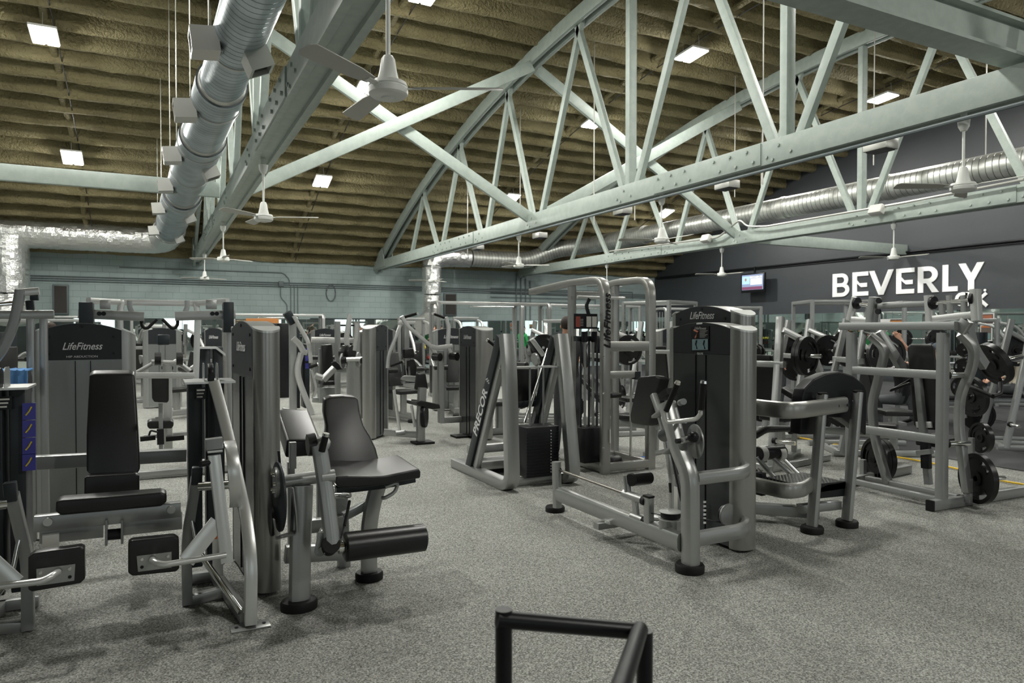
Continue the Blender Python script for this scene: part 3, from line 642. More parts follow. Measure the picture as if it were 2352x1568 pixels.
# ================================================================ machine building blocks
def tower(parent, cx, cy, rz, L=.8, T=.19, H=1.58, HM=1.66, shroud=None, logo='LifeFitness', sub=None, plate_h=.29, card=False, stack=True, screws=True, lz=None, col=.105):
    """selector column: two silver end columns, dark name plate, smoky shroud; its printed face is local -y"""
    M = Matrix.Translation((cx, cy, 0)) @ Matrix.Rotation(rz, 4, 'Z'); shroud = shroud or SHROUD
    def top(x): return HM-(HM-H)*(abs(x)/(L/2))**2
    def place(mb): mb.v = [M @ p for p in mb.v]; return mb
    for s in (-1, 1):
        plan = [(s*(L/2-col), -T/2)]
        for k in range(13):
            a = R(-90+180*k/12); plan.append((s*(L/2-col*.8+col*.8*math.cos(a)), T/2*math.sin(a)))
        plan.append((s*(L/2-col), T/2)); n = len(plan)
        vs = [V((x, y, .02)) for x, y in plan]+[V((x, y, top(x))) for x, y in plan]
        fs = [tuple(range(n)), tuple(range(n, 2*n))]+[(k, (k+1) % n, n+(k+1) % n, n+k) for k in range(n)]
        o = place(MB().add(vs, fs)).build('end_column', TAUPE if shroud is not SHROUD2 else SILVER, parent)
        cx_ = s*(L/2-col/2); plan2 = [(cx_+(x-cx_)*1.03, y*1.03) for x, y in plan]
        vs = [V((x, y, top(x)+.001)) for x, y in plan2]+[V((x, y, top(x)+.014)) for x, y in plan2]
        place(MB().add(vs, fs)).build('column_cap', BRIGHT, o)
    xs = [-(L/2-col)+(L-2*col)*k/14 for k in range(15)]
    zb = H-plate_h
    for f in (-1, 1):
        y = f*(T/2-.012)
        poly = [V((x, y, top(x)-.006)) for x in xs]+[V((xs[-1], y, zb)), V((xs[0], y, zb))]
        np = place(MB().prism(poly, (0, f*.014, 0))).build('name_plate', PLATE, parent)
        if f < 0:
            fr = lambda x, z, e=.017: M @ V((x, y-e, z))
            rd = M.to_3x3() @ V((1, 0, 0))
            if screws:
                for x, z in ((xs[0]+.06, zb+.05), (xs[-1]-.06, zb+.05), (xs[0]+.06, H-.01), (xs[-1]-.06, H-.01), (0, HM-.03)):
                    MB().cyl(fr(x, z, .012), fr(x, z, .019), .011, n=12).build('screw', BLACK, np)
            if logo: text('logo', logo, .085, LOGO, fr(0, lz or H-.09), rd, (0, 0, 1), np, shear=.35, bold=.001, squash=.8)
            if sub: text('model_name', sub, .024, LOGO, fr(0, H-.175), rd, (0, 0, 1), np, squash=1.25)
        sh = place(MB().prism([V((xs[0], y*.97, .03)), V((xs[-1], y*.97, .03)), V((xs[-1], y*.97, zb-.002)), V((xs[0], y*.97, zb-.002))], (0, f*.012, 0))).build('shroud', shroud, parent)
        for x in (-.05, .06): place(MB().beam((x, y*.97+f*.013, .05), (x, y*.97+f*.013, zb-.01), .012, .006, (1, 0, 0))).build('guide_rod', BLACK if f < 0 else CHAR, sh)
    tp = [V((x, -T/2+.004, top(x)-.004)) for x in xs]+[V((x, -T/2+.004, top(x)-.02)) for x in xs[::-1]]
    place(MB().prism(tp, (0, T-.008, 0))).build('top_cover', TAUPE, parent)
    if stack: place(MB().aabb((-.14, -T/2+.03, .03), (.14, T/2-.03, .6))).build('weight_stack', BLACK, parent)
    return M
def pad(parent, name, poly, d, r=.022, m=None, label=None): return MB().cushion(poly, d, r).build(name, m or VINYL, parent, label)
def foot(parent, c, r=.085, h=.05, sy=1., ang=0):
    mb = MB().lathe((0, 0, 0), (0, 0, 1), [(0, r), (h*.75, r*1.02), (h, r*.93), (h*1.02, r*.6)], 28)
    q = Matrix.Rotation(ang, 3, 'Z'); mb.v = [q @ V((p.x*sy, p.y, p.z))+V((c[0], c[1], 0)) for p in mb.v]
    return mb.build('rubber_foot', RUBBER, parent)
def grip(parent, a, b, r=.017, m=None, cap=True, name='grip'):
    a, b = V(a), V(b); o = MB().cyl(a, b, r, n=14).build(name, m or RUBBER, parent)
    if cap: t = (b-a).normalized(); MB().cyl(b-t*.002, b+t*.014, r*1.12, r*.95, 14).build('grip_cap', CHROME, o)
    return o
def bolt(parent, c, ax, r=.014, h=.012, m=None): c, ax = V(c), V(ax).normalized(); return MB().cyl(c, c+ax*h, r, r*.85, 10).build('bolt', m or CHROME, parent)
def disc(parent, name, c, ax, r, h, m): c, ax = V(c), V(ax).normalized(); return MB().lathe(c-ax*h/2, ax, [(0, r*.97), (h*.15, r), (h*.85, r), (h, r*.97)], 32).build(name, m, parent)
def plate_mb(r=.225, h=.045, n=36):
    """weight plate about the x axis: rim, hub and three grip openings"""
    mb = MB()
    def sector(r0, r1, a0, a1, x0, x1, k):
        vs = []
        for i in range(k+1):
            a = a0+(a1-a0)*i/k
            for rr, xx in ((r0, x0), (r1, x0), (r1, x1), (r0, x1)): vs.append((xx, rr*math.cos(a), rr*math.sin(a)))
        fs = [(i*4+j, i*4+(j+1) % 4, i*4+4+(j+1) % 4, i*4+4+j) for i in range(k) for j in range(4)]+[(0, 1, 2, 3), (k*4+3, k*4+2, k*4+1, k*4)]
        mb.add(vs, fs)
    sector(r*.84, r, 0, 2*PI, -h/2, h/2, n); sector(.026, r*.3, 0, 2*PI, -h/2, h/2, n); sector(r*.28, r*.6, 0, 2*PI, -h*.22, h*.22, n)
    for q in range(3):
        a = q*2*PI/3+.5; sector(r*.58, r*.86, a, a+R(76), -h*.25, h*.25, 6); sector(r*.58, r*.66, a+R(70), a+R(125), -h*.4, h*.4, 5)
    return mb
_plates = {}
def plate(c, ax, label, r=.225, h=.045, group='iron weight plates'):
    k = (r, h)
    if k not in _plates: o = plate_mb(r, h).build('weight_plate', IRON, None, loc=1, smooth=35); _plates[k] = o.data
    else: o = bpy.data.objects.new('weight_plate', _plates[k]); COL.objects.link(o)
    o.location = c; o.rotation_euler = V(ax).to_track_quat('X', 'Z').to_euler(); return tag(o, label, 'weight plate', group)
def peg(parent, a, b, r=.025):
    a, b = V(a), V(b); t = (b-a).normalized(); o = MB().lathe(a, t, [(0, r), ((b-a).length-.006, r), ((b-a).length, r*.8)], 20).build('weight_peg', CHROME, parent)
    MB().lathe(a-t*.01, t, [(0, r*1.5), (.035, r*1.5), (.04, r*1.2)], 20).build('collar', RUBBER, o); return o

# ================================================================ leg extension machine
t = thing('leg_extension_machine', (.95, 4.4, 0), 'grey leg extension machine with waisted black backrest and long black shin roller', 'leg extension machine')
tower(t, .575, 4.84, R(-85.5), L=.85, T=.155, col=.085, logo='LifeFitness', plate_h=.27)
t_ = t
MB().path([P(695, 1115, Y=4.22), P(690, 1250, Y=4.19), P(688, 1380, Y=4.157)], .122, .09, (0, 1, 0), r=.042).build('front_leg', SILVER, t)
foot(t, P(687, 1388, Z=.02), .092, .05, 1.12)
MB().cyl(P(640, 1108, Y=4.25), P(738, 1094, Y=4.25), .038).build('pivot_tube', SILVER, t)
cam_ = disc(t, 'cam_disc', P(640, 1140, Y=4.25), (1, .04, 0), .2, .016, CHAR)
hb = disc(t, 'hub_disc', P(640, 1107, Y=4.25), (1, 0, 0), .088, .045, STEEL)
for k in range(5):
    a = R(60+k*60); c = P(634, 1107, Y=4.25)+V((-.012, .055*math.cos(a), .055*math.sin(a))); bolt(hb, c, (-1, 0, 0), .011, .014)
MB().tube([P(640, 1035, Y=4.27)+V((0, .2*math.sin(a_), .0))+V((0, 0, .0)) for a_ in (0,)]+[P(648, 1120, Y=4.27), P(645, 1200, Y=4.27)], .008).build('belt', BLACK, t)
disc(t, 'idler_pulley', P(624, 1197, Y=4.3), (1, 0, 0), .085, .018, BLACK)
MB().path([P(629, 1192, Y=4.2), P(634, 1235, Y=4.2), P(681, 1222, Y=4.12), P(679, 1180, Y=4.12), P(672, 1120, Y=4.14)], .008, .05, (0, -1, 0), fil=.02).build('cable_guard', STEEL, t)
arm = MB().path([P(733, 1022, Y=4.02), P(748, 1120, Y=4.0), P(764, 1248, Y=3.95)], .088, .07, (0, -1, 0), r=.034).build('swing_arm', SILVER, t)
MB().cyl(P(758, 1250, Y=3.955)+V((0, -.037, .012)), P(758, 1250, Y=3.955)+V((0, .035, -.03)), .05, .045).build('end_cap', RUBBER, arm)
MB().cyl(P(737, 1096, Y=4.0), P(768, 1092, Y=4.0), .036).build('pivot_boss', SILVER, arm)
MB().cyl(P(706, 1022, Y=4.08), P(724, 1020, Y=4.08), .062, .066).build('knee_pad', VINYL, t)
MB().path([P(724, 1019, Y=4.06), P(748, 1014, Y=4.03), P(738, 1030, Y=4.02)], .07, .05, (0, -1, 0), r=.02).build('pad_bracket', SILVER, t)
grip(t, P(739, 1036, Y=3.97), P(748, 1000, Y=3.95), .019)
MB().tube([P(744, 1266, Y=3.95), P(795, 1257, Y=3.95)], .014).build('roller_shaft', CHROME, arm)
MB().path([P(741, 1222, Y=3.98), P(732, 1268, Y=3.98), P(750, 1262, Y=3.95)], .05, .01, (0, -1, 0), fil=.01).build('roller_bracket', STEEL, arm)
ro = MB().lathe(P(782, 1257, Y=3.95), P(985, 1232, Y=3.95)-P(782, 1257, Y=3.95), [(0, .03), (.02, .03), (.021, .07), (.03, .082), (.49, .08), (.502, .06)], 32).build('shin_roller', VINYL, t)
MB().cyl(P(777, 1258, Y=3.95), P(789, 1256, Y=3.95), .034).build('roller_collar', CHROME, ro)
MB().cyl(P(767, 1138, Y=4.08), P(790, 1137, Y=4.04), .018).build('release_lever', CHROME, t)
grip(t, P(786, 1137, Y=4.04), P(800, 1137, Y=4.01), .015, STEEL)
MB().cyl(P(803, 1150, Y=4.12), P(791, 1207, Y=4.02), .009).cyl(P(792, 1202, Y=4.03), P(782, 1235, Y=3.98), .005).build('gas_strut', BLACK, t)
for (u, v) in ((761, 1120), (762, 1225), (741, 1232)): disc(t, 'linkage_disc', P(u, v, Y=4.07), (1, 0, 0), .05, .02, CHROME)
sp = [P(u, v, Y=4.12) for u, v in ((772, 1094), (800, 1092), (850, 1093), (885, 1092), (920, 1085), (962, 1076), (967, 1083), (966, 1098), (920, 1106), (885, 1113), (850, 1117), (800, 1121), (778, 1119), (770, 1108))]
pad(t, 'seat', sp, (0, .44, .02), .014)
def tilt(u, v): return P(u, v, Y=4.60+(1092-v)/180*.2)
bp_ = [tilt(u, v) for u, v in ((745, 917), (760, 911), (790, 909), (815, 911), (823, 916), (827, 945), (835, 975), (850, 1000), (864, 1030), (872, 1062), (869, 1082), (858, 1092), (820, 1094), (770, 1093), (745, 1088), (737, 1070), (741, 1035), (748, 1005), (750, 980), (744, 950))]
pad(t, 'backrest', bp_, (-.0, .07, .01), .02)
MB().path([P(770, 1125, Y=4.35), P(880, 1112, Y=4.35), P(950, 1098, Y=4.35)], .08, .04, fil=.05).build('seat_frame', CHAR, t)
MB().path([P(790, 1185, Y=4.5), P(830, 1165, Y=4.5), P(872, 1140, Y=4.45)], .06, .05, fil=.05).build('seat_rail', STEEL, t)
MB().path([P(848, 1318, Y=4.43), P(847, 1210, Y=4.43), P(858, 1150, Y=4.42), P(872, 1105, Y=4.4)], .105, .075, (0, 1, 0), r=.03, fil=.2).build('seat_post', SILVER, t)
foot(t, P(848, 1322, Z=.02), .08, .05, 1.1)
MB().tube([P(885, 1118, Y=4.2), P(915, 1106, Y=4.2), P(908, 1130, Y=4.2), P(885, 1143, Y=4.2), P(878, 1143, Y=4.22)], .012, fil=.03).build('seat_handle', SILVER, t)
MB().beam(P(695, 1210, Y=4.7), P(796, 1196, Y=4.7), .07, .085).build('upper_rail', SILVER, t)
MB().beam(P(655, 1272, Y=4.42), P(845, 1262, Y=4.42), .07, .1).build('lower_rail', SILVER, t)
MB().beam(P(790, 1300, Y=4.75), P(782, 1110, Y=4.75), .08, .06, (0, 1, 0)).build('rear_post', STEEL, t)
# black padded seat just behind it
t = thing('preacher_seat', (1.0, 5.6, 0), 'black padded seat on a small grey frame behind the leg extension arm', 'bench')
q = [P(660, 1060, Y=5.0), P(733, 1050, Y=5.0), P(737, 1030, Y=5.05), P(662, 1040, Y=5.05)]
pad(t, 'cushion', [P(655, 1052, Y=5.1), P(738, 1046, Y=5.1), P(738, 1010, Y=5.1), P(660, 1010, Y=5.1)], (0, .45, .17), .02)
MB().beam(P(672, 1075, Y=5.0), P(672, 1015, Y=5.0), .045, .045, (0, 1, 0)).build('upright', STEEL, t)
for u in (668, 735): MB().beam(P(u, 1060, Y=5.3), V((P(u, 1060, Y=5.3).x, 5.3, 0)), .05, .05, (0, 1, 0)).build('leg', STEEL, t)

# ================================================================ hip abduction column
t = thing('hip_abduction_machine', (-.54, 7.0, 0), 'wide silver hip abduction machine column with dark nameplate behind the black backrest', 'hip abduction machine')
tower(t, -.543, 7.0, 0, L=.79, T=.2, H=1.55, HM=1.66, shroud=SHROUD2, sub='HIP ABDUCTION', plate_h=.2)
MB().beam((-.5, 7.1, .05), (-.5, 7.75, .05), .1, .1).build('base_rail', SILVER, t)
MB().aabb((-.72, 7.4, .42), (-.3, 7.8, .5), .02).build('seat', VINYL, t); MB().beam((-.5, 7.6, .08), (-.5, 7.6, .42), .1, .1, (1, 0, 0)).build('seat_post', SILVER, t)

# ================================================================ leg curl machine in the left foreground (two weight columns, four pads)
t = thing('leg_machine', (-.23, 4.4, 0), 'bright silver seated leg machine with upright black backrest and two swinging thigh pads', 'leg machine')
CXL = -.228
def mir(p): return V((2*CXL-p[0], p[1], p[2]))
def both(fn):
    fn(lambda p: V(p), 1); fn(mir, -1)
bk = [P(u, v, Y=4.95+(1090-v)/230*.14) for u, v in ((205, 862), (215, 858), (300, 857), (309, 861), (318, 1000), (322, 1078), (316, 1088), (208, 1092), (198, 1082), (198, 1000))]
pad(t, 'backrest', bk, (0, .075, .02), .024)
pad(t, 'lower_back_pad', [P(u, v, Y=4.86) for u, v in ((193, 1098), (200, 1093), (312, 1087), (320, 1092), (321, 1170), (193, 1178))], (0, .06, .0), .02)
fc = [P(u, v, Y=4.36) for u, v in ((128, 1152), (140, 1148), (250, 1140), (370, 1130), (383, 1135), (383, 1152), (370, 1163), (250, 1174), (140, 1184), (127, 1175))]
pad(t, 'front_cushion', fc, (0, .13, 0), .028)
def bar(name, a, b, w, h, m=SILVER, up=(0, 0, 1)): return MB().beam(a, b, w, h, up).build(name, m, t)
bar('upper_crossbar', P(80, 1202, Y=4.46), P(415, 1168, Y=4.46), .06, .085)
bar('lower_crossbar', P(92, 1225, Y=4.5), P(238, 1211, Y=4.5), .05, .1); bar('lower_crossbar', P(283, 1207, Y=4.5), P(418, 1193, Y=4.5), .05, .1)
for u in (245, 281): bar('pivot_plate', P(u, 1190, Y=4.44), P(u, 1248 if u < 260 else 1244, Y=4.44), .012, .09, STEEL, (0, 1, 0))
MB().cyl(P(246, 1228, Y=4.44), P(280, 1225, Y=4.44), .03).build('pivot_roller', BLACK, t)
for u, v in ((110, 1198), (393, 1170)): disc(t, 'bolt_cover', P(u, v, Y=4.425), (0, 1, 0), .022, .02, BRIGHT)
MB().beam(P(97, 1241, Y=4.47), P(136, 1237, Y=4.47), .004, .07).build('serial_label', LABELW, t)
bar('seat_upright', V((CXL, 5.12, .62)), V((CXL, 5.16, 1.2)), .08, .05, STEEL, (0, 1, 0)); bar('seat_upright', V((CXL, 4.7, .585)), V((CXL, 5.35, .60)), .08, .04, STEEL)
bar('rear_beam', P(80, 1062, Y=5.35), P(428, 1044, Y=5.35), .08, .085, STEEL)
pass
def side(f, s):
    ax = (0, 1, 0)
    # inner post bowed outwards at the top
    MB().path([f(P(430, 1385, Y=4.5)), f(P(428, 1240, Y=4.5)), f(P(440, 1170, Y=4.46)), f(P(450, 1100, Y=4.4))], .055, .075, ax, fil=.12).build('inner_post', STEEL, t)
    o = MB().box(f(P(452, 1092, Y=4.37)), (.055, .06, .1), Matrix.Rotation(R(4*s), 3, 'Y'), .006).build('post_cap', CHAR, t)
    MB().path([f(P(492, 878, Y=4.5)), f(P(520, 980, Y=4.4)), f(P(548, 1110, Y=4.25)), f(P(568, 1200, Y=4.12)), f(P(577, 1290, Y=4.03)), f(P(575, 1432, Y=4.0))], .062, .07, ax, fil=.25, r=.006).build('front_leg', BRIGHT, t)
    c = f(P(575, 1438, Y=4.0)); fp = MB().aabb((c.x-.1, c.y-.05, 0), (c.x+.1, c.y+.05, .01), .002).build('floor_plate', SILVER, t)
    for q in (-1, 1): MB().cyl((c.x+q*.07, c.y, .008), (c.x+q*.07, c.y, .014), .01, n=10).build('bolt', CHAR, fp)
    # weight column housing
    a, b2 = f(P(435, 1300, Y=4.62)), f(P(505, 1300, Y=4.62)); x0, x1 = sorted((a.x, b2.x))
    zt_ = P(470, 880, Y=4.6).z
    for nm, xa, xb, y0, y1 in (('weight_column', x0+.0, x0+.075, 4.62, 4.85), ('weight_column', x0+.10, x1+.03, 4.6, 4.85)):
        if s < 0: xa, xb = x0+x1-xb, x0+x1-xa
        MB().aabb((xa, y0, .17), (xb, y1, zt_), .008).build(nm, CHAR, t)
    MB().aabb((x0-.02, 4.55, zt_), (x1+.07*(s > 0)+.02, 4.87, zt_+.012)).build('top_plate', BRIGHT, t)
    mb = MB()
    pc = f(P(483, 858, Y=4.66)); pr_ = disc(t, 'pulley', pc, (1, 0, 0), .062, .03, BLACK)
    for q in (-1, 1): MB().prism([V((pc.x+q*.036, pc.y-.075, pc.z-.045)), V((pc.x+q*.036, pc.y+.09, pc.z-.045)), V((pc.x+q*.036, pc.y+.09, pc.z+.04)), V((pc.x+q*.036, pc.y+.06, pc.z+.065)), V((pc.x+q*.036, pc.y-.055, pc.z+.065)), V((pc.x+q*.036, pc.y-.075, pc.z+.045))], (.004*q, 0, 0)).build('pulley_bracket', SILVER, t)
    MB().beam((pc.x, pc.y-.065, pc.z), (pc.x, pc.y-.075, .85), .004, .035, (1, 0, 0)).build('belt', BLACK, t)
    # cam and swinging arm
    cc = f(P(533, 1088, Y=4.17))
    MB().sweep([cc+V((-.012*s*math.sin(a_), -.13*math.cos(a_), .18*math.sin(a_))) for a_ in [R(-75+185*k/14) for k in range(15)]], rrect(.01, .06), (1, 0, 0)).build('cam_rim', BRIGHT, t)
    disc(t, 'cam', cc, (1, 0, 0), .1, .03, CHAR)
    MB().cyl(f(P(458, 1117, Y=4.28)), f(P(530, 1112, Y=4.2)), .024).build('pivot_shaft', CHROME, t)
    ar = MB().beam(f(P(492, 1045, Y=4.1)), f(P(521, 1290, Y=4.04)), .062, .06, ax).build('swing_arm', BRIGHT, t)
    MB().path([f(P(493, 1030, Y=4.1)), f(P(491, 1006, Y=4.1))], .085, .06, ax).build('counterweight', STEEL, ar)
    MB().beam(f(P(476, 1036, Y=4.1)), f(P(510, 1033, Y=4.1)), .07, .012).build('arm_plate', BRIGHT, ar)
    MB().cyl(f(P(460, 1066, Y=4.05)), f(P(480, 1062, Y=4.08)), .016).build('pull_knob', BLACK, ar)
    MB().beam(f(P(500, 1198, Y=4.05)), f(P(428, 1288, Y=4.0)), .085, .012, ax).build('diagonal_brace', BRIGHT, ar)
    MB().tube([f(P(519, 1274, Y=4.02)), f(P(375, 1297, Y=3.98)), f(P(352, 1290, Y=4.0)), f(P(350, 1285, Y=4.12))], .0165, fil=.04).build('pad_tube', BRIGHT, ar)
    pl = [f(P(u, v, Y=4.14)) for u, v in ((294, 1247), (302, 1241), (400, 1231), (411, 1238), (412, 1306), (404, 1313), (304, 1323), (294, 1316))]
    pd = pad(t, 'thigh_pad', pl, (0, .07, 0), .02)
    q = [f(P(u, v, Y=4.14))-V((0, .001, 0)) for u, v in ((314, 1276), (394, 1266), (394, 1302), (317, 1312))]
    mp_ = MB().prism(q, (0, -.006, 0)).build('mounting_plate', SILVER, pd)
    for u, v in ((326, 1284), (386, 1277), (326, 1302), (386, 1296)): bolt(mp_, f(P(u, v, Y=4.134)), (0, -1, 0), .009, .006, CHROME if v < 1290 else BLACK)
    # floor frame
    MB().beam(f(P(435, 1378, Y=4.5)), f(P(510, 1358, Y=4.5)), .05, .06).build('base_rail', SILVER, t)
    MB().beam(f(V((.33, 4.85, .04))), f(V((.43, 4.04, .04))), .06, .06).build('base_rail', SILVER, t)
    MB().beam(f(V((.15, 4.85, .04))), f(V((.36, 4.85, .04))), .06, .06).build('base_rail', SILVER, t)
    MB().cyl(f(P(437, 1170, Y=4.46)), f(P(455, 1270, Y=4.4)), .012).cyl(f(P(455, 1265, Y=4.4)), f(P(553, 1405, Y=4.02)), .017).build('brace_rod', CHROME, t)
    lb = f(P(500, 1270, Y=4.6)); MB().aabb((lb.x-.03, 4.594, lb.z-.14), (lb.x+.03, 4.599, lb.z+.09)).build('warning_label', LABELW, t)
    MB().aabb((lb.x-.03, 4.592, lb.z+.09), (lb.x+.03, 4.599, lb.z+.11)).build('warning_label', ORANGE, t)
both(side)
for u, v in ((462, 903), (12, 925)):
    c = P(u, v, Y=4.596)
    lb_ = MB().aabb((c.x-.03, 4.592, c.z-.035), (c.x+.03, 4.599, c.z+.035)).build('weight_sticker', BLACK, t)
    for k in range(3): MB().aabb((c.x-.024, 4.590, c.z+.015-k*.02), (c.x+.02-.006*k, 4.592, c.z+.024-k*.02)).build('text_line', LABELW, lb_)
for k, v in enumerate((945, 985, 1025, 1062)):
    c = P(66, v, Y=4.58); MB().aabb((c.x-.03, 4.59, c.z-.045), (c.x+.03, 4.598, c.z+.045)).build('instruction_label', BLUEL, t)
    MB().tube([c+V((-.015, .006, -.02)), c+V((.0, .006, .0)), c+V((.012, .006, .025))], .004, n=6).build('instruction_figure', YELB, t)

# ================================================================ glute machine
t = thing('glute_machine', (3.4, 4.4, 0), 'grey glute machine with low slide rails, angled chest pad and two upright grips', 'glute machine')
GX = 3.7
tower(t, 3.8, 4.13, R(-90), L=.83, T=.21, H=1.58, HM=1.66, logo=None, plate_h=.16, card=True, screws=False)
# instruction card on the name plate
def onf(u, v, e=0): return P(u, v, X=3.69-e)
logo_at = None
cd_ = MB().prism([onf(1588, 751), onf(1629, 749), onf(1629, 806), onf(1588, 808)], (-.004, 0, 0)).build('instruction_card', BLACK, t)
MB().prism([onf(1590, 779, .005), onf(1626, 778, .005), onf(1626, 803, .005), onf(1590, 804, .005)], (-.002, 0, 0)).build('exercise_picture', mat('card_blue', (.25, .38, .42), .5), cd_)
MB().tube([onf(1594, 758, .006), onf(1603, 762, .006), onf(1600, 770, .006), onf(1597, 776, .006)], .007, n=6).build('figure_print', mat('card_red', (.5, .15, .1), .5), cd_)
for u in (1600, 1618): MB().tube([onf(u, 781, .008), onf(u-2, 790, .008), onf(u+1, 801, .008)], .006, n=6).build('figure_print', BLACK, cd_)
text('logo', 'LifeFitness', .03, LOGO, onf(1608, 754, .005), (0, -1, 0), (0, 0, 1), cd_, shear=.3)
for k in range(6): MB().tube([onf(1607, 759+k*3, .005), onf(1625-(k % 3)*3, 759+k*3, .005)], .0018, n=4).build('text_line', LOGO, cd_)
text('label', 'GLUTE', .022, WHITE, onf(1608, 812, .004), (0, -1, 0), (0, 0, 1), cd_)
MB().prism([onf(1600, 741, .003), onf(1613, 740, .003), onf(1613, 744, .003), onf(1600, 745, .003)], (-.002, 0, 0)).build('number_sticker', WHITE, cd_)
for k in range(6): MB().prism([P(1616, 1150+k*9.5, X=3.675), P(1622, 1150+k*9.5, X=3.675), P(1622, 1155+k*9.5, X=3.675), P(1616, 1155+k*9.5, X=3.675)], (-.002, 0, 0)).build('weight_number', WHITE, t)
MB().path([V((3.125, 3.66, .185)), V((3.1, 5.24, .185))], .085, .13, r=.035).build('main_rail', SILVER, t)
MB().path([P(1280, 1165, X=3.09), P(1278, 1060, X=3.09)], .075, .075, (1, 0, 0), r=.03).build('rail_post', SILVER, t)
foot(t, P(1275, 1168, Z=.02), .085, .045)
MB().path([P(1586, 1296, X=3.15), P(1585, 1090, X=3.15), P(1560, 1035, X=3.15), P(1532, 925, X=3.15)], .115, .1, (1, 0, 0), r=.035, fil=.1).build('main_post', SILVER, t)
foot(t, (3.152, 3.615, 0), .095, .055)
MB().beam(P(1536, 912, X=3.15), P(1531, 898, X=3.15), .1, .09, (1, 0, 0)).build('post_cap', RUBBER, t)
for v0, v1, X_ in ((1108, 1092, 0), (1245, 1228, 1)):
    z = .615 if not X_ else .215
    MB().path([V((3.19, 3.6, z)), V((3.62, 3.60, z)), V((3.76, 3.72, z)), V((3.76, 3.85, z))], .07, .11 if X_ else .095, r=.04, fil=.12).build('side_tube', SILVER, t)
MB().tube([P(1287, 1080, X=3.1), P(1440, 1135, X=3.1), P(1492, 1154, X=3.1)], .011, n=10).build('slide_rod', ROD, t)
MB().tube([P(1278, 1122, X=3.1), P(1440, 1181, X=3.1), P(1490, 1198, X=3.1)], .011, n=10).build('slide_rod', ROD, t)
for u, v in ((1284, 1080), (1281, 1122)): disc(t, 'rod_bushing', P(u, v, X=3.1), (0, 1, 0), .025, .02, BLACK)
MB().path([P(1490, 1210, X=3.11), P(1490, 1142, X=3.11)], .065, .05, (1, 0, 0), r=.008).build('rail_bracket', SILVER, t)
MB().beam(P(1490, 1141, X=3.11), P(1490, 1137, X=3.11), .07, .056, (1, 0, 0)).build('bracket_cap', RUBBER, t)
ca = MB().cyl(P(1434, 1133, X=3.11), P(1478, 1148, X=3.11), .032).build('sliding_carriage', SILVER, t)
MB().cyl(P(1443, 1135, X=3.11), P(1437, 1092, X=3.11), .026).build('carriage_arm', SILVER, ca)
MB().cyl(P(1452, 1184, X=3.11), P(1478, 1194, X=3.11), .028).build('lower_bushing', SILVER, ca)
MB().beam(P(1457, 1140, X=3.11), P(1462, 1188, X=3.11), .05, .025, (1, 0, 0)).build('carriage_plate', SILVER, ca)
rp = P(1448, 1101, X=3.11); MB().lathe(rp, P(1495, 1096, X=3.36)-rp, [(0, .04), (.01, .05), (.23, .05), (.24, .04)], 24).build('foot_roller', VINYL, ca)
MB().cyl(P(1478, 1148, X=3.11), P(1485, 1151, X=3.11), .036).build('bumper', RUBBER, ca); MB().cyl(P(1478, 1194, X=3.11), P(1487, 1197, X=3.11), .025).build('bumper', RUBBER, ca)
MB().cyl(P(1527, 1225, X=3.125), P(1527, 1192, X=3.125), .04).build('pulley_stand', SILVER, t)
pv = P(1540, 1190, X=3.16); disc(t, 'pulley_plate', pv, (0, 0, 1), .085, .006, BRIGHT); disc(t, 'pulley', pv+V((0, 0, .025)), (0, 0, 1), .068, .035, BLACK); disc(t, 'pulley_cover', pv+V((0, 0, .048)), (0, 0, 1), .078, .005, BRIGHT)
MB().tube([P(1493, 1178, X=3.11), pv+V((-.05, 0, .025)), pv+V((.05, 0, .025)), P(1660, 1200, X=3.62)], .004, n=6).build('cable', BLACK, t)
pc = P(1673, 1182, X=3.66); disc(t, 'side_pulley', pc, (0, 1, 0), .08, .02, STEEL); disc(t, 'side_pulley_wheel', pc+V((0, .02, 0)), (0, 1, 0), .072, .03, BLACK)
# chest pad and its slanting support
tp_ = P(1480, 868, X=3.42)
def cp(u, v): return P(u, v, X=3.2+(v-868)*.0006)
pp = [P(u, v, X=3.5) for u, v in ((1487, 866), (1527, 862), (1538, 870), (1524, 925), (1512, 976), (1500, 979), (1470, 974), (1468, 955))]
pd = pad(t, 'chest_pad', pp, (-.03, .085, 0), .018)
bp2 = [p+V((.012, -.012, 0)) for p in [P(u, v, X=3.5) for u, v in ((1482, 868), (1533, 868), (1508, 978), (1470, 972))]]
MB().prism(bp2, (.01, -.01, 0)).build('pad_back_plate', STEEL, pd)
MB().path([P(1501, 906, X=3.42), P(1520, 960, X=3.4), P(1535, 1030, X=3.42), P(1546, 1110, X=3.44)], .055, .05, (1, 0, 0), r=.02, fil=.1).build('pad_support_tube', SILVER, t)
MB().cyl(P(1546, 1108, X=3.44), P(1548, 1130, X=3.44), .035).build('tube_end_cap', RUBBER, t)
MB().tube([P(1548, 1128, X=3.44), V((3.44, P(1548, 1128, X=3.44).y, .14)), V((3.15, 4.4, .14))], .025, fil=.05).build('support_strut', SILVER, t)
for (a, b2) in (((1505, 957), (1537, 933)), ((1530, 1040), (1560, 1018)), ((1535, 1010), (1558, 990))): MB().beam(P(*a, X=3.38), P(*b2, X=3.2), .06, .02).build('linkage_plate', STEEL, t)
MB().cyl(P(1525, 1000, X=3.38), P(1542, 992, X=3.2), .045).build('linkage_drum', CHAR, t)
MB().tube([P(1529, 948, X=3.05), P(1533, 970, X=3.05), P(1575, 965, X=3.08), P(1600, 962, X=3.05), P(1609, 950, X=3.04), P(1609, 943, X=3.04)], .0145, fil=.03).build('handle_bar', BRIGHT, t)
MB().tube([P(1575, 967, X=3.1), P(1560, 968, X=3.15)], .014).build('handle_mount', SILVER, t)
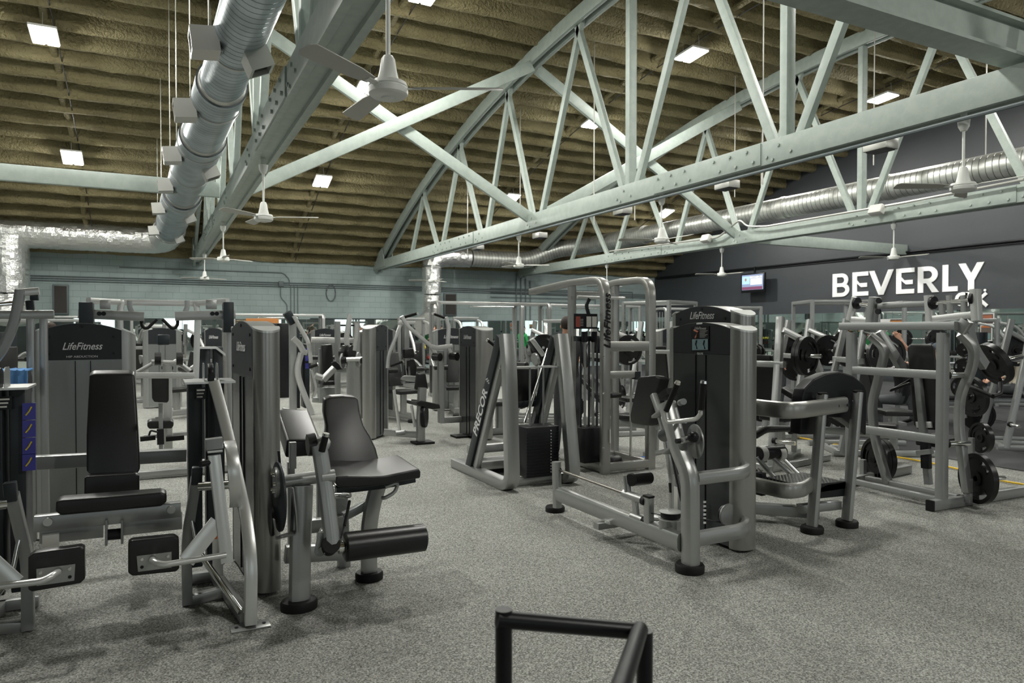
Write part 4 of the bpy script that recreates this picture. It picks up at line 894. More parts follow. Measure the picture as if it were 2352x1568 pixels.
grip(t, P(1530, 943, X=3.05), P(1556, 880, X=3.05), .019); grip(t, P(1610, 940, X=3.04), P(1616, 879, X=3.04), .021)
MB().cyl(P(1570, 922, X=3.2), P(1562, 925, X=3.3), .022).build('knob', SILVER, t)
disc(t, 'adjustment_disc', P(1597, 1013, X=3.24), (1, -.25, 0), .115, .014, STEEL)
MB().cyl(P(1565, 1012, X=3.1), P(1590, 1005, X=3.2), .02).build('lever', BRIGHT, t); MB().cyl(P(1553, 1013, X=3.06), P(1562, 1012, X=3.09), .016).build('lever_tip', BLACK, t)
MB().sphere(P(1592, 1003, X=3.16), .038).build('pivot_cap', BLACK, t)
MB().cyl(P(1543, 1040, X=3.3), P(1566, 1150, X=3.25), .012).build('gas_strut', BLACK, t)
MB().beam(P(1553, 1090, X=3.3), P(1556, 1220, X=3.3), .05, .05, (1, 0, 0)).build('inner_post', SILVER, t)
lb = P(1553, 1150, X=3.27); MB().aabb((lb.x-.004, lb.y-.02, lb.z-.09), (lb.x, lb.y+.02, lb.z+.1)).build('warning_label', LABELW, t)
MB().aabb((3.076, 4.55, .165), (3.08, 4.61, .215)).build('warning_label', LABELW, t); MB().aabb((3.074, 4.55, .197), (3.08, 4.61, .215)).build('warning_label', ORANGE, t)
MB().beam((3.0, 4.5, .1), (3.7, 4.5, .1), .07, .05).build('cross_rail', SILVER, t)
MB().path([P(1395, 1200, Z=.13), P(1460, 1185, Z=.13), P(1560, 1192, Z=.13)], .06, .02).build('foot_plate', BRIGHT, t)

# ================================================================ standing machine behind it with black arched shell
t = thing('standing_leg_machine', (4.6, 4.1, 0), 'grey standing calf machine with arched black shell, curved tubes and black tread step', 'calf machine')
tower(t, 4.12, 4.47, R(-90), L=.86, T=.21, H=1.70, HM=1.80, plate_h=.2, logo='LifeFitness', lz=1.715)
pz = [P(1866, 1200, X=4.625), P(1884, 905, X=4.66)]
for a, b2, c in (((1866, 1205), (1889, 905), 4.0), ((1944, 1195), (1970, 900), 4.0)):
    dd = (4.625, 3.88) if a[0] < 1900 else (5.022, 3.872)
    p0 = V((dd[0], dd[1], .05)); Yt = 3.90; p1 = P(b2[0], b2[1], Y=Yt)
    MB().path([p0, p1], .062, .09, (0, 1, 0), r=.028).build('front_post', SILVER, t); foot(t, dd, .085, .05, 1.05)
    MB().lathe(p1-V((0, 0, .004)), (0, 0, 1), [(0, .036), (.014, .038), (.02, .03)], 20).build('post_cap', RUBBER, t)
z1_ = P(1850, 938, Y=3.86).z; z2_ = P(1840, 1120, Y=3.86).z
for z, hh, nm in ((z1_, .13, 'upper_curved_tube'), (z2_, .12, 'lower_curved_tube')):
    MB().path([V((4.24, 4.22, z)), V((4.27, 3.84, z)), V((4.40, 3.80, z)), V((5.06 if hh > .125 else 4.68, 3.93, z))], .06, hh, r=.028, fil=.14).build(nm, TAUPE, t)
for u, v in ((1911, 925), (1925, 932), (1948, 930), (1960, 922)): disc(t, 'plug', P(u, v, Y=3.875), (0, 1, 0), .013, .01, CHAR)
sh = [P(u, v, Y=3.98) for u, v in ((1843, 912), (1848, 893), (1870, 870), (1900, 857), (1930, 853), (1960, 862), (1985, 882), (1992, 900), (1990, 1000), (1935, 960), (1905, 958), (1870, 998), (1838, 998))]
pad(t, 'arched_shell', sh, (0, .11, 0), .015, m=BLACK)
pad(t, 'shell_face', [p+V((.02, -.012, -.0)) for p in [P(u, v, Y=4.0) for u, v in ((1868, 910), (1872, 893), (1895, 872), (1925, 865), (1952, 872), (1972, 890), (1975, 910))]], (0, .02, 0), .006, m=VINYL)
MB().prism([P(1868, 1112, Y=3.9), P(1955, 1104, Y=3.9), P(1956, 1137, Y=3.9), P(1868, 1146, Y=3.9)], (-.0, .012, 0)).build('step_edge', BLACK, t)
zz = P(1910, 1112, Y=3.9).z
MB().aabb((4.62, 3.9, zz-.05), (5.06, 4.35, zz)).build('tread_step', DIAM, t)
MB().beam((4.3, 4.55, .1), (4.85, 4.0, .1), .08, .09, ).build('base_tube', SILVER, t); MB().beam((4.62, 4.0, .16), (5.02, 3.95, .16), .07, .07).build('base_tube', SILVER, t)
for k, (a, b2) in enumerate((((1738, 1050), (1800, 1120)), ((1738, 1078), (1780, 1122)), ((1762, 1040), (1842, 1112)), ((1790, 1045), (1850, 1105)))):
    MB().cyl(P(*a, Y=4.6), P(*b2, Y=4.45), .022).build('guide_tube', CHROME if k % 2 else SILVER, t)
MB().cyl(P(1740, 1042, Y=4.6), P(1798, 1038, Y=4.6), .06).build('roller', BLACK, t)
for u in (1742, 1783): MB().cyl(P(u, 1042, Y=4.6), P(u+12, 1041, Y=4.6), .068).build('roller_collar', LABELW, t)
MB().tube([P(1735, 1000, Y=4.5), P(1760, 985, Y=4.5), P(1816, 984, Y=4.5), P(1818, 994, Y=4.5)], .03, fil=.05).build('shoulder_pad_bar', VINYL, t)
MB().box(P(1745, 1110, Y=4.5), (.06, .1, .2), None, .01).build('weight_carriage', BLACK, t)

# ================================================================ calf raise machine with the big A-frames
t = thing('leg_press_machine', (3.5, 6.9, 0), 'silver and black double A-frame leg machine with an open black weight stack', 'leg press machine')
for k, X in enumerate((3.13, 3.84)):
    fr = [(1193, 1105), (1170, 850), (1163, 768)] if k == 0 else [(1322, 1092), (1297, 850), (1288, 768)]
    pts = [V((X, 7.62, .05)), V((X, 6.17, .05))]+[P(u, v, X=X) for u, v in fr[1:]]
    MB().path(pts, .10, .135, (1, 0, 0), r=.012, fil=.16).build('side_frame', SILVER, t)
    top = pts[-1]
    cb = V((X-.012, 7.2, .03)); ct = top+V((-.012, .075, -.03))
    o = MB().beam(ct, cb, .125, .08, (1, 0, 0), r=.006).build('black_side_cover', CHAR, t)
    MB().beam(top+V((0, .0, -.08)), V((X+.0, 7.03, .1)), .085, .06, (1, 0, 0), r=.006).build('rear_brace', SILVER, t)
    if k == 0:
        dirv = (ct-cb).normalized(); m0 = cb+V((-.0415, 0, 0))+dirv*(ct-cb).length*.5
        text('lettering', 'PRECOR', .155, LOGO, m0-dirv*.06, dirv, V((0, dirv.z, -dirv.y)), o, bold=.004)
        mk = MB()
        for j in range(5): mk.sphere(m0+dirv*(.33+.02*(j % 2))+V((0, dirv.z, -dirv.y))*(-.035+j*.017), .011, 8)
        mk.build('emblem', LOGO, o)
MB().beam((3.13, 7.6, .05), (3.84, 7.6, .05), .08, .06).build('base_rail', SILVER, t); MB().beam((3.13, 6.4, .05), (3.84, 6.4, .05), .08, .06).build('base_rail', SILVER, t)
for y in (7.0, 7.3): MB().beam((3.15, y, .12 if y < 7.2 else .25), (3.8, y, .12 if y < 7.2 else .25), .1, .09).build('cross_beam', SILVER, t)
MB().aabb((3.25, 7.05, .075), (3.75, 7.5, .1)).build('floor_tray', BLACK, t)
zc = P(1240, 841, Y=6.5).z
MB().aabb((3.1, 6.38, zc-.01), (3.86, 6.55, zc+.005)).build('top_cross_plate', BRIGHT, t)
st = MB().aabb((3.36, 6.3, .09), (3.74, 6.55, P(1240, 980, Y=6.3).z), .01).build('weight_stack', BLACK, t)
zs = P(1240, 980, Y=6.3).z
for k in range(15): MB().aabb((3.355, 6.292, .12+k*(zs-.15)/15), (3.745, 6.30, .123+k*(zs-.15)/15)).build('plate_seam', CHAR, st); MB().cyl((3.64, 6.29, .135+k*(zs-.15)/15), (3.64, 6.297, .135+k*(zs-.15)/15), .007, n=8).build('selector_hole', LOGO, st)
for X in (3.46, 3.62): MB().cyl((X, 6.42, .5), (X, 6.42, zc), .011).build('guide_rod', STEEL, t)
MB().cushion([P(u, v, Y=7.0) for u, v in ((1176, 846), (1236, 846), (1232, 925), (1176, 925))], (0, .12, 0), .02).build('carriage_pad', VINYL, t)
MB().beam(P(1180, 930, Y=7.0), P(1232, 925, Y=7.0), .06, .07).build('carriage_frame', CHAR, t)
MB().beam(P(1283, 790, Y=6.9), P(1228, 975, Y=6.9), .08, .08, (0, 1, 0)).build('carriage_rail', CHAR, t)
MB().beam(P(1260, 800, Y=6.75), P(1205, 970, Y=6.75), .03, .03, (0, 1, 0)).build('carriage_rail', CHROME, t)
MB().box(P(1228, 790, Y=6.7), (.1, .08, .14), Matrix.Rotation(R(-35), 3, 'Y'), .01).build('pulley_block', CHAR, t)
MB().cyl(P(1221, 778, Y=6.6), P(1248, 815, Y=6.6), .026).build('chrome_sleeve', BRIGHT, t)
disc(t, 'pulley', P(1230, 825, Y=6.5), (1, 0, .2), .07, .03, STEEL)
grip(t, P(1145, 801, Y=6.9), P(1120, 781, Y=6.9), .017)

# ================================================================ tall cable tower
t = thing('cable_tower', (4.8, 6.9, 0), 'tall silver assisted pull-up tower with two arched posts and vertical lettering', 'cable machine')
XA, XB = 4.45, 5.075
for k, X in enumerate((XA, XB)):
    zt_ = P(1383 if k == 0 else 1480, 660, X=X).z
    MB().path([V((X, 6.5, .0)), V((X, 6.5, zt_+.09)), V((X, 7.2 if k else 7.2, zt_+.09)), V((X, 8.2 if k == 0 else 7.5, zt_+.03))], .075, .1, (1, 0, 0), r=.008, fil=.2).build('front_post', TAUPE, t)
    MB().beam(V((X, 7.2, .0)), V((X, 7.2, zt_+.06)), .075, .08, (1, 0, 0)).build('rear_post', TAUPE, t)
    MB().beam(V((X, 6.5, .06)), V((X, 7.2, .06)), .07, .09).build('base_rail', TAUPE, t)
    for z in (.3, .9, 1.3): bolt(t, (X-.04, 6.46, z), (-1, 0, 0), .01)
for z, hh in ((.07, .09), (P(1435, 795, Y=6.5).z, .11)): MB().beam((XA, 6.5, z), (XB, 6.5, z), .07, hh).build('cross_member', TAUPE, t)
for z in (.07, 2.02): MB().beam((XA, 7.2, z), (XB, 7.2, z), .07, .08).build('cross_member', TAUPE, t)
MB().cyl((XA-.05, 7.0, 1.98), (XB, 7.0, 1.98), .018).build('pull_up_bar', BRIGHT, t)
zb_ = P(1355, 980, Y=6.75).z
st = MB().aabb((XA-.17, 6.66, .1), (XA+.1, 6.92, zb_), .008).build('weight_stack', BLACK, t)
for k in range(5): MB().beam((XA-.14+k*.055, 6.78, zb_), (XA-.14+k*.055, 6.78, 1.5), .03 if k % 2 else .018, .018, (1, 0, 0)).build('guide_rod', STEEL if k % 2 else CHAR, t)
MB().beam((XA-.2, 6.8, 1.5), (XA+.1, 6.8, 1.5), .08, .06).build('upper_bracket', CHAR, t)
for X_ in (XA-.13, XA-.0): MB().cyl((X_, 6.72, 1.46), (X_, 6.72, 1.58), .035).build('pulley', BLACK, t)
a, b2 = P(1318, 720, Y=6.6), P(1371, 755, Y=6.6)
pl = MB().aabb((a.x, 6.59, b2.z), (b2.x, 6.6, a.z)).build('instruction_placard', BLACK, t)
for x0, x1, m in ((.05, .25, mat('placard_red', (.3, .06, .04), .5)), (.52, .72, LABELW), (.76, .96, LABELW)): MB().aabb((a.x+(b2.x-a.x)*x0, 6.585, b2.z+.02), (a.x+(b2.x-a.x)*x1, 6.59, a.z-.03)).build('print', m, pl)
for k in range(5): MB().aabb((a.x+.07, 6.586, b2.z+.035+k*.017), (a.x+.115, 6.59, b2.z+.039+k*.017)).build('text_line', LOGO, pl)
MB().path([P(1352, 722, Y=6.8), P(1346, 700, Y=6.8), P(1354, 686, Y=6.8)], .04, .02, (0, 1, 0)).build('top_bracket', CHAR, t)
text('lettering', 'LifeFitness', .15, BLACK, (XA-.0385+.0, 6.5-.0, P(1385, 738, X=XA).z), (0, 0, 1), (0, 1, 0), t, shear=.3, bold=.002) if False else text('lettering', 'LifeFitness', .115, BLACK, (XA, 6.449, P(1385, 738, X=XA).z), (0, 0, 1), (-1, 0, 0), t, shear=.3, bold=.002, squash=1.25)
MB().path([V((XB, 6.45, .0+1.33)), V((XB+.35, 6.3, 1.28)), V((XB+.62, 6.2, .7))], .06, .08, fil=.2).build('side_handle', SILVER, t) if False else None
MB().beam((XA, 6.6, P(1418, 860, Y=6.6).z), (XB-.15, 6.6, P(1418, 860, Y=6.6).z), .08, .08).build('swing_lever', TAUPE, t)
MB().aabb((XB-.17, 6.55, P(1418, 862, Y=6.6).z-.05), (XB-.1, 6.65, P(1418, 862, Y=6.6).z+.04)).build('lever_cap', CHAR, t)
MB().cyl((XB-.2, 6.6, P(1418, 862, Y=6.6).z), (XB-.2, 6.6, .15), .014).build('lever_rod', CHROME, t)
MB().aabb((XA-.02+.06, 6.444, .35), (XA-.02+.045, 6.449, .5)).build('warning_label', LABELW, t)
MB().aabb((4.6, 6.8, .8), (4.9, 7.05, .86), .02).build('knee_platform', VINYL, t)
def bag(loc, m, lab, nm, cat, sz):
    bm = MB().box((0, 0, sz[2]/2), sz, Matrix.Rotation(R(17), 3, 'Z'), min(sz)*.42, 3); wobble(bm, .004, 3)
    o = bm.build(nm, m, None, loc=1); o.location = loc; return tag(o, lab, cat)
bag((4.72, 6.78, 0.0), BLACK, 'black gym bag on the floor inside the tall cable tower', 'gym_bag', 'bag', (.26, .2, .14))
bag((4.9, 6.62, 0.0), REDC, 'small bright red cloth bundle beside the black bag in the cable tower', 'red_bundle', 'cloth', (.12, .1, .09))
bag((5.3, 6.95, 0.0), BLUEC, 'small blue towel lying on the floor beside the cable tower', 'floor_towel', 'towel', (.22, .14, .04))

# ================================================================ plate-loaded press at the right
t = thing('plate_loaded_press', (6.6, 4.3, 0), 'grey plate-loaded press frame with tall black backrest at the right', 'chest press machine')
HX = 6.25
def hb_(nm, a, b2, w=.07, h=.07, m=STEEL, up=(0, 0, 1), A={}, **k): return MB().beam(a, b2, w, h, up).build(nm, m, t)
n0, f0 = P(2178, 1150, X=HX), P(1972, 1118, X=HX)
YN, YQ = 3.86, 4.78
zr = P(2178, 764, X=HX).z
for y in (YN, YQ): hb_('upright', (HX, y, .04), (HX, y, zr), .075, .085, up=(1, 0, 0))
for v in (748, 862, 1012):
    z = P(2178, v, X=HX).z; e = .0 if v != 748 else .12
    hb_('side_rail', (HX-.01, YN-e, z), (HX-.01, YQ+e+.0, z+.0), .06, .075)
hb_('base_beam', (HX-.15, YN, .05), (7.6, YN-.05, .05), .07, .09); hb_('base_beam', (HX-.05, YQ+.05, .05), (7.5, 5.0, .05), .07, .09)
for x in (HX, HX+.25): hb_('base_rail', (x, YN, .08), (x, YQ, .08), .06, .05)
hb_('base_beam_end', (HX-.17, YN, .05), (HX-.15, YN, .05), .072, .095, RUBBER)
# backrest on its post
bb = [P(u, v, X=6.75) for u, v in ((2083, 797), (2090, 790), (2138, 790), (2145, 797), (2160, 975), (2155, 988), (2105, 985), (2098, 975))]
pad(t, 'backrest', bb, (.07, .03, 0), .025)
hb_('back_post', P(2108, 860, X=6.72), P(2133, 1112, X=6.72), .06, .06, STEEL, (1, 0, 0)); hb_('seat_slide', P(2125, 995, X=6.70), P(2128, 1075, X=6.70), .08, .06, BLACK, (1, 0, 0))
hb_('pad_bracket', P(2105, 975, X=6.73), P(2140, 975, X=6.73), .02, .06, BRIGHT); MB().cushion([P(u, v, X=6.8) for u, v in ((2102, 1000), (2168, 1010), (2168, 1030), (2102, 1022))], (.4, .05, 0), .02).build('seat', VINYL, t)
hb_('seat_bracket', P(2108, 1040, X=6.68), P(2140, 1036, X=6.68), .06, .05, SILVER)
# curved legs both sides
MB().path([P(2205, 765, X=6.35), P(2240, 800, X=6.45), P(2232, 850, X=6.5), P(2205, 905, X=6.5), P(2202, 980, X=6.5), P(2222, 1130, X=6.5)], .06, .08, (1, 0, 0), fil=.12).build('bowed_leg', SILVER, t)
MB().path([P(1998, 770, X=6.35), P(2035, 800, X=6.45), P(2020, 860, X=6.5), P(2002, 930, X=6.5), P(2010, 1010, X=6.5), P(2040, 1110, X=6.5)], .06, .08, (1, 0, 0), fil=.12).build('bowed_leg', SILVER, t)
# upper mechanism
def q(u, v, X=6.3): return P(u, v, X=X)
hb_('mechanism_upright', q(1998, 762), q(2010, 682), .07, .1, STEEL, (1, 0, 0)); hb_('mechanism_upright', q(2138, 750), q(2133, 678), .055, .07, BRIGHT, (1, 0, 0)); hb_('mechanism_upright', q(2244, 736), q(2240, 664), .06, .08, BRIGHT, (1, 0, 0))
hb_('cross_tube', q(2018, 703), q(2132, 697), .05, .05); hb_('cross_tube', q(2140, 733), q(2242, 722), .05, .06, BRIGHT); hb_('cross_tube', q(1955, 733), q(2000, 737), .05, .06, BRIGHT)
hb_('link_bar', q(1965, 682), q(1951, 735), .05, .06, BRIGHT, (1, 0, 0)); hb_('link_bar', q(1998, 700, 6.4), q(1990, 735, 6.4), .04, .05, BRIGHT, (1, 0, 0))
hb_('arm_link', q(1951, 755), q(1965, 740), .05, .05, BRIGHT); hb_('arm_link', q(2204, 762), q(2222, 735), .06, .09, SILVER)
MB().cyl(q(1970, 698), q(1998, 702), .02).cyl(q(2142, 697), q(2232, 688), .018).build('axle', CHROME, t)
for u, v in ((1968, 696), (2143, 695), (2236, 686)): disc(t, 'flange', q(u, v), (0, 1, 0), .06, .03, BLACK)
for u, v, b3 in ((2180, 678, 720), (2162, 690, 722), (2213, 678, 718)): hb_('hanger_link', q(u, v), q(u+3, b3), .045, .03, SILVER, (1, 0, 0))
for u, v in ((2019, 690), (2017, 715)): disc(t, 'bolt_washer', q(u, v, 6.24), (1, 0, 0), .028, .02, BLACK)
# lever arms with plates
for s, (a, m_, e) in enumerate((((2222, 745), (2235, 800), (2262, 840)), ((2020, 760), (2050, 810), (2075, 850)))):
    MB().path([P(*a, X=6.5), P(*m_, X=6.6), P(*e, X=6.75)], .055, .1, (1, 0, 0), fil=.1).build('lever_arm', STEEL, t)
grip(t, P(2215, 882, X=6.7), P(2280, 910, X=6.5), .017, cap=False); MB().tube([P(2280, 910, X=6.5), P(2298, 905, X=6.6), P(2298, 880, X=6.7)], .02, fil=.03).build('handle', BLACK, t)
MB().tube([P(2095, 870, X=6.8), P(2050, 895, X=6.6), P(2090, 880, X=6.7)], .014).build('handle', BLACK, t)
peg(t, (HX+.04, YN-.0, P(2195, 863, X=HX).z), P(2240, 863, Z=P(2195, 863, X=HX).z)) if False else None
for v in (863, 1022):
    z = P(2190, v, X=HX+.04).z; peg(t, (HX+.05, YN, z), (HX+.29, YN-.07, z))
# plates lying on storage pegs and floor pegs
def pp_(u, v, Y): return P(u, v, Y=Y)
c = pp_(2249, 1098, 3.75); peg(t, c, c+V((.22, -.10, 0)), .02); MB().beam(V((c.x-.09, c.y+.04, .05)), V((c.x-.09, c.y+.04, c.z)), .05, .05, (0, 1, 0)).build('peg_post', STEEL, t)
plate(c+V((-.02, 0, 0)), (1, -.42, 0), 'large black grip plate standing low at the front corner of the press frame', .225, .05)
plate(c+V((.06, -.01, 0)), (1, -.1, 0), 'second black plate pushed against the low front plate', .21, .04) if False else None
c = pp_(2254, 1005, 4.5); peg(t, c, c+V((.15, 0, 0)), .02); plate(c, (1, -.42, 0), 'small black grip plate above the large low one on the press', .165, .05)
MB().beam(V((c.x-.09, c.y+.05, .05)), V((c.x-.09, c.y+.05, c.z)), .05, .05, (0, 1, 0)).build('peg_post', STEEL, t)
c = pp_(2232, 910, 4.7); plate(c, (1, -.35, .1), 'black grip plate on the far lever of the press, beside its handle', .225, .05); peg(t, c-V((.1, 0, .01)), c+V((.12, 0, .01)), .02)
c = pp_(2282, 835, 4.2); peg(t, c-V((.02, 0, 0)), pp_(2348, 818, 4.1), .025); plate(c, (1, -.45, .5), 'tilted black grip plate high on the near lever of the press', .225, .06)
c = P(2012, 1055, X=6.75); plate(c, (1, -.35, 0), 'large black grip plate low on the far side of the press frame', .225, .05); peg(t, c-V((.05, 0, 0)), c+V((.1, 0, 0)), .02)
plate(c+V((.065, -.01, 0)), (1, -.35, 0), 'second black grip plate behind the low far one', .225, .05)
MB().beam(V((c.x-.12, c.y+.06, .05)), V((c.x-.12, c.y+.06, c.z)), .05, .05, (0, 1, 0)).build('peg_post', STEEL, t)

# ================================================================ yellow cord, black rail in front
cp_ = [P(u, v, Z=.02) for u, v in ((1800, 1002), (1850, 1006), (1890, 1018), (1935, 1022), (2040, 1047), (2085, 1053), (2150, 1065), (2215, 1080), (2260, 1092), (2300, 1104), (2352, 1112), (2500, 1140))]
cp_ = [P(1780, 1000, Z=.02)]+cp_
tag(MB().tube(cp_, .011, fil=.2, n=8).build('extension_cord', YELLOW), 'yellow extension cord lying on the carpet along the rubber floor edge', 'cord')
t = thing('handrail', (.8, 1.1, 0), 'blurred black tube handrail in the near foreground', 'rail')
a, b2, c = P(1152, 1418, Y=1.55), P(1472, 1450, Y=1.42), P(1405, 1640, Y=1.02)
a = P(1157, 1418, Y=1.50)
m0 = MB().sweep([V((a.x, a.y, 0)), a, b2+V((0, 0, 0)), c], circ(.021, 20), (0, 0, 1)) if False else None
MB().tube([V((a.x, a.y, 0.0)), V((a.x, a.y, a.z+.02))], .0205, n=20).build('post', BLACK, t)
MB().tube([a+V((-.018, .0, 0)), b2], .0205, n=20).build('top_rail', BLACK, t)
MB().tube([b2+V((.0, .004, .004)), c, c+(c-b2)*.6], .0205, n=20).build('side_rail', BLACK, t)
e_ = c+(c-b2)*.6
MB().tube([V((b2.x+.012, b2.y, 0)), b2+V((.012, 0, .0))], .0205, n=20).build('post', BLACK, t)
MB().tube([V((e_.x, e_.y, 0)), e_], .0205, n=20).build('post', BLACK, t)

# ================================================================ machines farther back
def AT(u, d): r = (u-1176)/FPX*d; return (r*math.cos(TH)+d*math.sin(TH), -r*math.sin(TH)+d*math.cos(TH))
# two-armed fly and pulldown machine seen behind the hip abduction column
t = thing('pulldown_machine', (-.1, 8.6, 0), 'silver pulldown machine with wide overhead bar, hooked black grips and two dark top columns', 'pulldown machine')
YA = 8.2
def w_(u, v, Y=YA): return P(u, v, Y=Y)
MB().path([w_(203, 690), w_(275, 694, 8.5), w_(450, 697, 8.5), w_(523, 691)], .06, .06, fil=.05).build('overhead_bar', BRIGHT, t)
for a, b2 in ((183, 216), (511, 535)):
    p, q_ = w_(a, 694), w_(b2, 742)
    MB().aabb((p.x, YA-.12, q_.z-.1), (q_.x, YA+.06, p.z), .008).build('top_column', CHAR, t)
MB().beam(w_(180, 720), w_(331, 727), .07, .095).build('arm_bar', SILVER, t); MB().beam(w_(402, 726), w_(540, 722), .07, .095).build('arm_bar', SILVER, t)
for u in (228, 238, 488, 498): disc(t, 'bolt_washer', w_(u, 720, YA-.04), (0, 1, 0), .022, .02, BLACK)
for u in (241, 485): MB().aabb(w_(u-12, 688, YA-.08), w_(u+13, 710, YA-.06), .004).build('side_plate', SILVER, t)
for u in (298, 430): MB().path([w_(u, 690), w_(u, 706), w_(u+(5 if u < 350 else -5), 716)], .05, .03, (0, 1, 0), fil=.02).build('stop_hook', SILVER, t)
MB().tube([w_(325, 730), w_(325, 746), w_(332, 754), w_(340, 753), w_(360, 733)], .016, fil=.04).build('hooked_grip', RUBBER, t)
MB().tube([w_(408, 730), w_(408, 746), w_(401, 754), w_(393, 753), w_(373, 733)], .016, fil=.04).build('hooked_grip', RUBBER, t)
for u, s in ((279, 1), (450, -1)): MB().path([w_(u, 697, 8.5), w_(u-4*s, 720, 8.5), w_(u-2*s, 800, 8.5), w_(u, 870, 8.5)], .06, .08, (0, 1, 0)).build('upright', BRIGHT, t)
MB().path([w_(527, 742), w_(528, 880), w_(530, 1010)], .06, .07, (0, 1, 0)).build('outer_upright', SILVER, t); MB().path([w_(196, 742), w_(196, 1015)], .06, .07, (0, 1, 0)).build('outer_upright', SILVER, t)
MB().beam(w_(306, 862), w_(446, 862), .06, .06).build('cross_bar', BRIGHT, t)
for a, b2 in ((457, 483), (490, 512)): MB().aabb((w_(a, 800, 8.9).x, 8.9, .1), (w_(b2, 800, 8.9).x, 9.15, w_(480, 797, 8.9).z), .01).build('weight_column', CHAR, t)
MB().prism([w_(452, 797, 8.85), w_(500, 797, 8.85), w_(518, 812, 8.85), w_(518, 818, 8.85), w_(496, 801, 8.85), w_(452, 801, 8.85)], (0, .3, 0)).build('column_cap', BRIGHT, t)
MB().beam((w_(185, 900).x, 8.5, .05), (w_(540, 900).x, 8.5, .05), .08, .07).build('base_beam', SILVER, t)
# chest supported row seat in the gap
t = thing('rowing_machine', (.3, 9.8, 0), 'small black seat and chest pad on a pale post behind the rear beam', 'rowing machine')
def r_(u, v, Y=9.8): return P(u, v, Y=Y)
pad(t, 'chest_pad', [r_(u, v) for u, v in ((348, 863), (385, 862), (388, 868), (388, 920), (384, 925), (354, 923), (349, 915))], (0, .1, 0), .02)
pad(t, 'seat', [r_(u, v, 9.9) for u, v in ((338, 970), (346, 966), (392, 965), (399, 969), (399, 978), (394, 984), (343, 985), (338, 980))], (0, .3, 0), .02)
MB().beam(r_(384, 832, 10.3), V((r_(386, 1000, 10.3).x, 10.3, 0)), .11, .1, (0, 1, 0)).build('main_post', BRIGHT, t)
MB().beam(r_(369, 925, 9.9), V((r_(370, 1028, 9.9).x, 9.9, 0)), .05, .05, (0, 1, 0)).build('seat_post', STEEL, t)
MB().beam(r_(368, 985, 9.85), r_(369, 1020, 9.85), .08, .06, (0, 1, 0)).build('slide_block', BLACK, t)
MB().tube([r_(362, 992), r_(346, 988), r_(342, 1000)], .012, fil=.02).build('adjuster', BLACK, t)
for a, b2 in ((322, 357), (381, 423)): MB().beam(r_(a, 1008, 10.2), r_(b2, 1004, 10.2), .07, .06).build('foot_rest', RUBBER, t)
MB().beam(r_(330, 1003, 10.5), r_(430, 995, 10.5), .08, .05).build('base_bar', SILVER, t)
MB().cyl(r_(348, 830, 10.2), r_(418, 832, 10.2), .025).build('roller_bar', BRIGHT, t)
for a in (355, 405): MB().cyl(r_(a, 824, 10.2), r_(a+15, 824, 10.2), .085).build('roller', VINYL, t)
MB().aabb(r_(361, 768, 10.4), r_(390, 792, 10.45)+V((0, .1, 0)), .02).build('head_shield', CHAR, t)
MB().cyl(r_(312, 857, 10.2), r_(350, 836, 10.2), .03).cyl(r_(412, 834, 10.2), r_(436, 852, 10.2), .03).build('side_tube', SILVER, t)
# frames at the left edge with a towel
t = thing('lat_machine', (-1.9, 6.2, 0), 'grey machine frame with bent arm at the far left edge behind the near column', 'lat machine')
def l_(u, v, Y=6.0): return P(u, v, Y=Y)
MB().path([l_(47, 666), l_(34, 740), l_(8, 800), l_(-15, 830)], .06, .07, (0, 1, 0), fil=.1).build('bent_arm', STEEL, t)
MB().beam(l_(45, 672), l_(90, 668), .05, .05).build('top_bar', BRIGHT, t); MB().beam(l_(-10, 723), l_(124, 722), .06, .06).build('cross_bar', SILVER, t)
MB().aabb(l_(68, 675, 6.05), l_(90, 690, 6.1), .005).build('pulley_block', CHAR, t)
for u in (70, 100): MB().beam(l_(u, 725, 6.4), V((l_(u, 725, 6.4).x, 6.4, 0)), .05, .06, (0, 1, 0)).build('upright', SILVER, t)
MB().beam(l_(-10, 700, 6.2), l_(40, 696, 6.2), .03, .03).build('handle_bar', CHROME, t)
MB().beam(l_(68, 690, 6.2), l_(72, 722, 6.2), .05, .04, (0, 1, 0)).build('hanger', CHAR, t)
q0 = l_(-20, 862, 6.0); q1 = l_(58, 900, 6.0)
sb = MB().aabb((q0.x, 6.0, q1.z-.05), (q1.x, 6.35, q0.z), .03).build('padded_seat', VINYL, t); MB().beam(((q0.x+q1.x)/2, 6.2, 0), ((q0.x+q1.x)/2, 6.2, q0.z-.1), .08, .08, (0, 1, 0)).build('seat_post', STEEL, t)
tw = MB(); zt = q0.z+.006
nx, ny = 14, 10
for i in range(nx+1):
    for j in range(ny+1):
        x = q0.x+.02+(q1.x-q0.x-.0)*i/nx; v = j/ny; wob_ = .008*math.sin(i*1.9+j)+.006*math.sin(j*2.3)
        if v < .35: tw.v.append(V((x, 5.975-.01*math.sin(i*1.4), zt-.16+v/.35*.17)))
        else: tw.v.append(V((x+wob_, 5.975+(v-.35)*.4, zt+.014+abs(wob_))))
for i in range(nx):
    for j in range(ny): a = i*(ny+1)+j; tw.f.append((a, a+1, a+ny+2, a+ny+1))
o = tag(tw.build('towel', TOWEL), 'blue towel draped over the black seat at the left edge', 'towel'); sm = o.modifiers.new('s', 'SOLIDIFY'); sm.thickness = .008; sm.offset = 1

